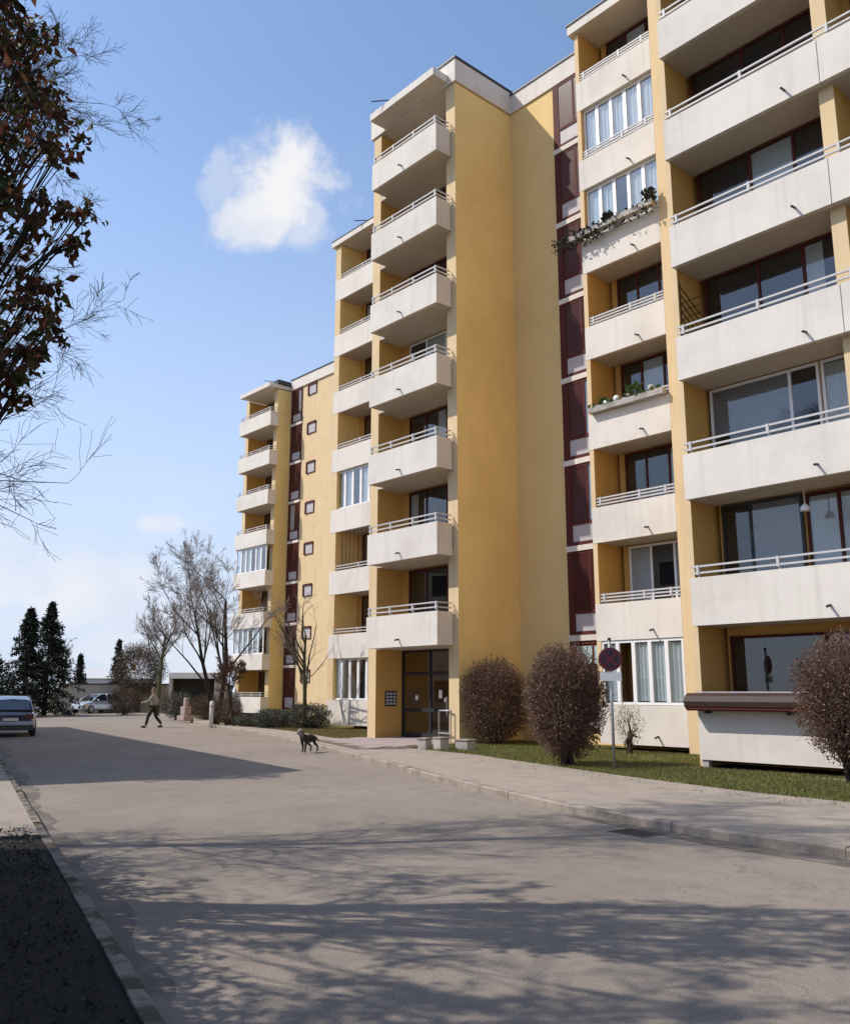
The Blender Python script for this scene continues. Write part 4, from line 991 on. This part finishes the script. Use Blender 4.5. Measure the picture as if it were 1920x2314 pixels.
block_((-18.45, 16.45, .11), .28, .28, .26, 'leftmost low concrete block beside the entrance way', .2)
block_((-17.85, 16.5, .11), .32, .30, .30, 'middle low concrete block beside the entrance way', -.1)
block_((-17.5, 17.05, .11), .42, .34, .24, 'rightmost and widest low concrete block beside the entrance way', .1)
def handrail():
    t = thing('handrail', 'pale metal handrail at the right side of the entrance', 'railing', (-20.55, 18.9, .12))
    b = MB(); b.tube([(0, 0, 0), (0, 0, .92), (.03, 0, .95), (.7, -.15, .95)], .024, 8); b.build('rail', M['galv'], t, smooth=True)
    b = MB(); b.tube([(.68, -.145, 0), (.68, -.145, .94)], .02, 8); b.build('post', M['galv'], t)
    b = MB(); b.tube([(0, 0, .28), (.68, -.145, .28)], .022, 8); b.build('lower_rail', M['galv'], t)
handrail()
def pale_post():
    t = thing('marker_post', 'short pale post in front of the forked bare tree', 'post', (-37.75, 20.55, .1))
    b = MB(); b.tube([(0, 0, -.1), (0, 0, 1.02), (0, 0, 1.10)], [.10, .10, .07], 12); b.build('post', M['paper'], t, smooth=True)
    b = MB(); b.tube([(0, 0, .82), (0, 0, .90)], .102, 12, cap=False); b.build('band', M['panel'], t)
pale_post()
def pink_stone():
    t = thing('garden_stone', 'pink stepped sandstone marker behind the grass strip', 'stone', (-44.6, 22.75, .1))
    for i, (w_, z0, z1) in enumerate(((.85, 0, .28), (.55, .282, .75), (.3, .752, 1.2))):
        b = MB(); b.box(-w_ / 2, w_ / 2, -w_ * .35, w_ * .35, z0, z1); o = b.build('stone', M['pinkstone'], t); md = o.modifiers.new('bevel', 'BEVEL'); md.width = .05; md.segments = 2
pink_stone()

# ------------------------------------------------------------------ background buildings and walls
def garden_wall():
    a = Vector((-71.6, 25.6)); b = Vector((-68.9, 32.2)); L_ = (b - a).length
    t = thing('garden_wall', 'long beige garden wall behind the silver car', 'wall', (a.x, a.y, 0), math.atan2(b.y - a.y, b.x - a.x))
    m = mat('weathered_beige_wall', (.42, .38, .32), .9, .15, 1.0, bump=.3, c2=(.30, .29, .22), thr=(.45, .65))
    w_ = MB(); w_.box(0, L_ + 6, -.02, .25, -.1, 2.15); w_.build('wall', m, t)
    w_ = MB(); w_.box(-.05, L_ + 6.05, -.08, .31, 2.152, 2.24); w_.build('coping', M['terracotta'] if False else M['browntimber'], t)
    for i in range(5): w_ = MB(); x = .3 + i * 2.6; w_.box(x, x + .3, -.07, -.021, -.1, 2.14); w_.build('pier', m, t)
garden_wall()
def carport(loc, rz, label, w_, d, h):
    t = thing('carport', label, 'garage', loc, rz)
    b = MB(); b.box(-w_ / 2, w_ / 2, -.15, d, h - .38, h); b.build('roof', M['paper'], t)
    b = MB(); b.box(-w_ / 2 + .05, w_ / 2 - .05, d - .2, d - .05, 0, h - .39); b.build('back_wall', M['room'], t)
    for s in (-1, 1): b = MB(); x = s * (w_ / 2 - .12); b.box(x - .1, x + .1, 0, d - .21, 0, h - .385); b.build('side_wall', M['shutter'], t)
    b = MB(); b.box(-w_ / 2 + .25, w_ / 2 - .25, .5, .56, .05, h - .40); b.build('garage_door', M['room'], t)
carport((-55.2, 28.6, 0), R(48 + 5), 'white roofed garage with dark opening behind the bare trees', 3.2, 4, 2.85)
def house(loc, rz, label, w_, d, h, rh, mt, roofm, cat='house', wins=3, group=None, name='house'):
    t = thing(name, label, cat, loc, rz, group)
    b = MB(); b.box(-w_ / 2, w_ / 2, 0, d, -.1, h); b.build('wall', mt, t)
    b = MB(); o_ = .35
    A = [(-w_ / 2 - o_, -o_, h), (w_ / 2 + o_, -o_, h), (w_ / 2 + o_, d + o_, h), (-w_ / 2 - o_, d + o_, h), (-w_ / 2 - o_, d / 2, h + rh), (w_ / 2 + o_, d / 2, h + rh)]
    b.v = A; b.f = [(0, 1, 5, 4), (2, 3, 4, 5), (1, 2, 5), (3, 0, 4), (3, 2, 1, 0)]; b.m = [0] * 5
    rf = b.build('roof', roofm, t)
    c = MB(); c.box(w_ * .2, w_ * .2 + .6, d * .5 - .3, d * .5 + .3, h + rh * .6, h + rh + .7); c.build('chimney', M['terracotta'], rf)
    n = int(h // 2.8)
    for k in range(max(1, n)):
        for i in range(wins):
            x = -w_ / 2 + w_ * (i + .5) / wins
            f = MB(); f.box(x - .6, x + .6, -.05, -.004, .9 + k * 2.8, 2.2 + k * 2.8); fo = f.build('window', M['pvc'], t)
            p = MB(); p.box(x - .52, x + .52, -.07, -.052, .98 + k * 2.8, 2.12 + k * 2.8); p.build('pane', M['room'], fo)
plaster = mat('grey_white_plaster', (.55, .54, .53), .9, .1, .5)
tiles = mat('brown_roof_tiles', (.12, .07, .05), .85, .2, 3)
house((-110, 46, 0), R(62), 'pale distant house seen over the garden wall', 9, 8, 3.2, 1.2, plaster, plaster)
# row across the street, left of the picture: its shadow lies over the road
u_ = Vector((-22.0 + 45.0, 3.0 - 7.2)).normalized()
house((-35.4, 7.2, .09), math.atan2(-u_.y, -u_.x), 'long low building across the street at left, its shadow lying over the road', 27.0, 9.0, 8.5, .5, plaster, tiles, cat='building', wins=7, name='row_building')

bush('shadow_tree', 'unseen leafy tree added to break up the shadow tip of the long low building', (-21.9, 3.9, .09), 71, 1.7, 1.6, 9.0, 2.0, 5200, .20, M['evergreen'], 'twig', None, stems=10, square=2.0, cat='tree', shell=.15)  # unseen tree added so the building's shadow ends in broken streaks
# ------------------------------------------------------------------ cars
def car(label, loc, rz, paintc, hatch=True, rough=.25):
    t = thing('parked_car', label, 'car', loc, rz, 'parked cars')
    body = mat('car_paint_' + label.split()[0], paintc, rough, .03, 2, spec=.5, metal=.35, coat=1.0)
    def loft(st, n_top=5):
        """stations: x, half width, z bottom, z top, tumblehome"""
        V = []; F = []; rows = []
        for (x, w_, zb, zt, th) in st:
            row = []; hgt = zt - zb
            for (u, v) in ((-1, 0.0), (-1.0, .18), (-1.02, .5), (-.985, .8), (-.90, .95), (-.72, 1.0), (0, 1.015), (.72, 1.0), (.90, .95), (.985, .8), (1.02, .5), (1.0, .18), (1, 0.0), (.8, -.04), (0, -.04), (-.8, -.04)):
                ww = w_ * (1 - th * max(0, v)); row.append(len(V)); V.append((x, u * ww, zb + hgt * v))
            rows.append(row)
        m = len(rows[0])
        for a, b in zip(rows[:-1], rows[1:]):
            for i in range(m): F.append((a[i], a[(i + 1) % m], b[(i + 1) % m], b[i]))
        F.append(tuple(rows[0])); F.append(tuple(reversed(rows[-1])))
        b = MB(); b.v = V; b.f = F; b.m = [0] * len(F); return b
    rear = -2.05
    b = loft([(rear, .70, .42, .78, .05), (rear + .06, .80, .34, .86, .05), (rear + .35, .85, .28, .93, .05), (-1.0, .87, .26, .95, .05), (0, .875, .25, .95, .05), (.8, .87, .25, .93, .05), (1.35, .85, .27, .86, .06), (1.85, .80, .32, .74, .08), (2.02, .70, .38, .64, .1), (2.08, .55, .42, .58, .1)])
    bo = b.build('body', body, t, smooth=True)
    r0 = rear + .12 if hatch else -1.55
    gh = [(r0, .70, .88, .98, .08), (r0 + .28, .74, .90, 1.32, .22), (r0 + .62, .745, .91, 1.43, .24), (-.5, .75, .92, 1.46, .24), (.1, .745, .91, 1.42, .24), (.45, .74, .90, 1.28, .2), (1.05, .70, .86, .93, .06)]
    gl = mat('car_glass_' + label.split()[0], (.012, .016, .02), .04, .05, 3, spec=.7)
    g2 = loft(gh); g2.build('windows', gl, t, smooth=True)
    # roof skin and pillars over the glass
    rf = [(x, w_ * (1 - th) * .99, zt - .035, zt + .018, .12) for (x, w_, zb, zt, th) in gh[1:6]]
    rf = [(rf[0][0] + .05,) + rf[0][1:]] + rf[1:-1] + [(rf[-1][0] - .12, rf[-1][1], rf[-1][2] + .05, rf[-1][3] + .05, .12)]
    loft(rf).build('roof', body, t, smooth=True)
    for s in (-1, 1):
        for (xa, za, xb, zb2, wa, wb) in ((1.02, .92, .42, 1.33, .71, .60), (-.35, .93, -.38, 1.44, .752, .585), (r0 + .06, .95, r0 + .5, 1.41, .72, .58)):
            p = MB(); p.tube([(xa, s * wa, za), (xb, s * wb, zb2)], [.038, .030], 6); p.build('pillar', body, t, smooth=True)
        m_ = MB(); m_.ball((.72, s * .92, .98), .085, 8, 6, sc=(.7, 1, .75)); m_.build('mirror', body, t, smooth=True)
        h = MB(); h.ball((1.93, s * .58, .62), .13, 10, 6, sc=(.5, 1, .5)); h.build('headlight', M['pvc'], t, smooth=True)
        q = MB(); q.box(rear - .012, rear + .05, s * .62 - .14, s * .62 + .14, .66, .82); q.build('tail_light', M['signred'], t)
        d = MB(); d.box(-.2, -.02, s * .885 - .015, s * .885 + .015, .78, .81); d.build('door_handle', body, t)
        for x in (-1.3, 1.3):
            wv = MB(); y0, y1 = s * .70, s * .885
            wv.tube([(x, min(y0, y1), .31), (x, min(y0, y1) + .03, .31), (x, max(y0, y1) - .03, .31), (x, max(y0, y1), .31)], [.28, .31, .31, .28], 20); wo = wv.build('wheel', M['roofcap'], t, smooth=True)
            rm = MB(); rm.tube([(x, s * .883, .31), (x, s * .895, .31)], [.20, .17], 14); rm.build('rim', M['galv'], wo)
    bp2 = MB(); bp2.box(rear - .05, rear + .10, -.78, .78, .40, .56); o = bp2.build('rear_bumper', body, t); md = o.modifiers.new('bevel', 'BEVEL'); md.width = .04; md.segments = 3
    bp2 = MB(); bp2.box(rear - .03, rear + .12, -.76, .76, .24, .395); bp2.build('rear_valance', M['roofcap'], t)
    bp2 = MB(); bp2.box(rear - .055, rear - .02, -.26, .26, .58, .69); bp2.build('number_plate', M['paper'], t)
    bp2 = MB(); bp2.box(1.98, 2.12, -.72, .72, .32, .50); o = bp2.build('front_bumper', body, t); md = o.modifiers.new('bevel', 'BEVEL'); md.width = .04; md.segments = 3
    return t
car('blue grey hatchback parked at the left kerb, seen from behind', (-36.9, 11.5, 0), math.atan2(.29, -.957), (.33, .36, .45))
car('silver compact car parked side on before the beige garden wall', (-68.6, 27.55, 0), math.atan2(5.97 * -1, -2.47 * -1) + 0.0, (.50, .51, .53))

# ------------------------------------------------------------------ person and dog
def skin_obj(name, nodes, edges, m, parent, root, sub=2):
    names = list(nodes); me = bpy.data.meshes.new(name)
    me.from_pydata([nodes[n][0] for n in names], [(names.index(a), names.index(b)) for a, b in edges], [])
    me.materials.append(m); o = link(name, me, parent)
    bpy.context.view_layer.objects.active = o
    md = o.modifiers.new('skin', 'SKIN'); md.use_smooth_shade = True
    if not me.skin_vertices: me.attributes.new('skin', 'FLOAT_VECTOR', 'POINT')
    for i, n in enumerate(names):
        sv = me.skin_vertices[0].data[i]; r = nodes[n][1]; sv.radius = r if isinstance(r, tuple) else (r, r); sv.use_root = (n == root)
    s = o.modifiers.new('sub', 'SUBSURF'); s.levels = sub; s.render_levels = sub
    return o
def ensure_skin(me): pass
def chain(*ns): return list(zip(ns[:-1], ns[1:]))
def person():
    t = thing('person', 'person in pale grey green jacket and dark trousers walking across the far road', 'person', (-39.6, 18.6, .0), math.atan2(-.747, -.665))
    skinm = mat('skin', (.45, .28, .20), .6, .05, 5); jack = mat('grey_green_jacket', (.30, .30, .26), .85, .12, 8, bump=.3); trou = mat('dark_trousers', (.035, .028, .025), .85, .2, 8, bump=.2); hairm = mat('grey_hair', (.16, .14, .13), .8, .2, 20); shoe = mat('dark_shoes', (.02, .018, .018), .6, .2, 8)
    N = dict(pel=((0, 0, .95), .125), spi=((.01, 0, 1.12), .115), che=((.03, 0, 1.32), .135), nec=((.04, 0, 1.49), .052), jaw=((.065, 0, 1.58), .07), hed=((.06, 0, 1.68), .088), cro=((.045, 0, 1.76), .05))
    E_ = chain('pel', 'spi', 'che', 'nec', 'jaw', 'hed', 'cro')
    legs = {'l': [(.01, .10, .90), (.21, .10, .52), (.30, .10, .10), (.45, .10, .045)], 'r': [(-.01, -.10, .90), (-.08, -.10, .50), (-.36, -.10, .17), (-.27, -.10, .05)]}
    arms = {'l': [(.03, .19, 1.42), (.17, .25, 1.19), (.40, .23, 1.14), (.48, .22, 1.14)], 'r': [(.02, -.19, 1.42), (-.13, -.25, 1.18), (-.05, -.27, .95), (-.03, -.27, .88)]}
    for s in 'lr':
        for i, p in enumerate(legs[s]): N['L%s%d' % (s, i)] = (p, (.085, .06, .042, .035)[i])
        for i, p in enumerate(arms[s]): N['A%s%d' % (s, i)] = (p, (.055, .043, .030, .030)[i])
        E_ += [('pel', 'L%s0' % s)] + chain(*['L%s%d' % (s, i) for i in range(4)]) + [('che', 'A%s0' % s)] + chain(*['A%s%d' % (s, i) for i in range(4)])
        hx = Vector(arms[s][3]); dirv = (hx - Vector(arms[s][2])).normalized(); side = dirv.cross(Vector((0, 1, 0))).normalized()
        for j, off in enumerate((-.028, -.010, .010, .028)):
            q = hx + side * off + dirv * (.06, .07, .068, .055)[j]; N['F%s%d' % (s, j)] = (tuple(q), .009); E_.append(('A%s3' % s, 'F%s%d' % (s, j)))
        q = hx + side * -.05 + dirv * .015; N['F%s4' % s] = (tuple(q), .010); E_.append(('A%s2' % s, 'F%s4' % s))
    skin_obj('body', N, E_, skinm, t, 'pel')
    J = dict(pel=((0, 0, .93), .155), spi=((.01, 0, 1.12), .145), che=((.03, 0, 1.32), .165), col=((.04, 0, 1.46), .085)); JE = chain('pel', 'spi', 'che', 'col')
    for s in 'lr':
        for i, p in enumerate(arms[s][:3]): J['A%s%d' % (s, i)] = (p, (.075, .06, .045)[i])
        JE += [('che', 'A%s0' % s)] + chain(*['A%s%d' % (s, i) for i in range(3)])
    skin_obj('jacket', J, JE, jack, t, 'pel')
    T = dict(pel=((0, 0, .92), .14)); TE = []
    for s in 'lr':
        for i, p in enumerate(legs[s][:3]): T['L%s%d' % (s, i)] = (p, (.105, .08, .062)[i])
        TE += [('pel', 'L%s0' % s)] + chain(*['L%s%d' % (s, i) for i in range(3)])
    skin_obj('trousers', T, TE, trou, t, 'pel')
    for s in 'lr':
        a, b = legs[s][2], legs[s][3]
        sh = MB(); sh.ball(((a[0] + b[0]) / 2 + .02, a[1], b[2] + .01), .13, 10, 7, sc=(1.05, .42, .42)); sh.build('shoe', shoe, t, smooth=True)
    hr = MB(); hr.ball((.04, 0, 1.715), .108, 12, 8, sc=(1.0, .92, 1.0)); hr.build('hair', hairm, t, smooth=True)
    ns = MB(); ns.ball((.155, 0, 1.655), .018, 6, 5); ns.build('nose', skinm, t, smooth=True)
    for s in (-1, 1): ee = MB(); ee.ball((.135, s * .034, 1.675), .012, 6, 5); ee.build('eye', shoe, t); ee = MB(); ee.ball((.05, s * .092, 1.66), .025, 6, 5, sc=(.8, .4, 1.2)); ee.build('ear', skinm, t, smooth=True)
person()
def dog():
    t = thing('dog', 'dark dog with grey muzzle and chest standing at the kerb near the entrance', 'dog', (-20.9, 14.35, .0), R(-72)); t.scale = (.88, .88, .88)
    m, nt, b = new_mat('dog_coat'); Nn = nt.nodes; L_ = nt.links
    tc = Nn.new('ShaderNodeTexCoord'); sx = Nn.new('ShaderNodeSeparateXYZ'); L_.new(tc.outputs['Object'], sx.inputs[0])
    nz = Nn.new('ShaderNodeTexNoise'); nz.inputs['Scale'].default_value = 9; L_.new(tc.outputs['Object'], nz.inputs['Vector'])
    ad = Nn.new('ShaderNodeMath'); ad.operation = 'MULTIPLY_ADD'; ad.inputs[1].default_value = .16; L_.new(nz.outputs['Fac'], ad.inputs[0]); L_.new(sx.outputs['X'], ad.inputs[2])
    mr_ = Nn.new('ShaderNodeMapRange'); mr_.inputs['From Min'].default_value = .38; mr_.inputs['From Max'].default_value = .50; L_.new(ad.outputs[0], mr_.inputs['Value'])
    mx = Nn.new('ShaderNodeMix'); mx.data_type = 'RGBA'; mx.inputs['A'].default_value = (.016, .013, .011, 1); mx.inputs['B'].default_value = (.20, .18, .17, 1); L_.new(mr_.outputs[0], mx.inputs['Factor'])
    L_.new(mx.outputs['Result'], b.inputs['Base Color']); b.inputs['Roughness'].default_value = .8
    N = dict(mid=((0, 0, .46), (.12, .10)), che=((.20, 0, .44), (.135, .115)), rum=((-.24, 0, .47), (.11, .10)), nec=((.34, 0, .56), .075), hed=((.42, 0, .65), .075), muz=((.53, 0, .61), .042), nos=((.58, 0, .605), .028), t1=((-.36, 0, .47), .028), t2=((-.50, 0, .36), .022), t3=((-.58, 0, .34), .014))
    E_ = chain('mid', 'che', 'nec', 'hed', 'muz', 'nos') + chain('mid', 'rum', 't1', 't2', 't3')
    for s, n in ((1, 'l'), (-1, 'r')):
        dx = .05 * s
        N['f0' + n] = ((.21, s * .085, .36), .055); N['f1' + n] = ((.19 + dx, s * .085, .19), .032); N['f2' + n] = ((.20 + dx, s * .085, .05), .026); N['f3' + n] = ((.24 + dx, s * .085, .028), .030)
        N['h0' + n] = ((-.20, s * .085, .36), .075); N['h1' + n] = ((-.15 - dx, s * .09, .28), .05); N['h2' + n] = ((-.33 - dx, s * .09, .18), .028); N['h3' + n] = ((-.31 - dx, s * .09, .05), .024); N['h4' + n] = ((-.27 - dx, s * .09, .028), .029)
        E_ += [('che', 'f0' + n)] + chain('f0' + n, 'f1' + n, 'f2' + n, 'f3' + n) + [('rum', 'h0' + n)] + chain('h0' + n, 'h1' + n, 'h2' + n, 'h3' + n, 'h4' + n)
        N['e' + n] = ((.39, s * .055, .715), .026); N['e2' + n] = ((.40, s * .085, .70), .016); E_ += [('hed', 'e' + n), ('e' + n, 'e2' + n)]
    skin_obj('body', N, E_, m, t, 'mid')
dog()
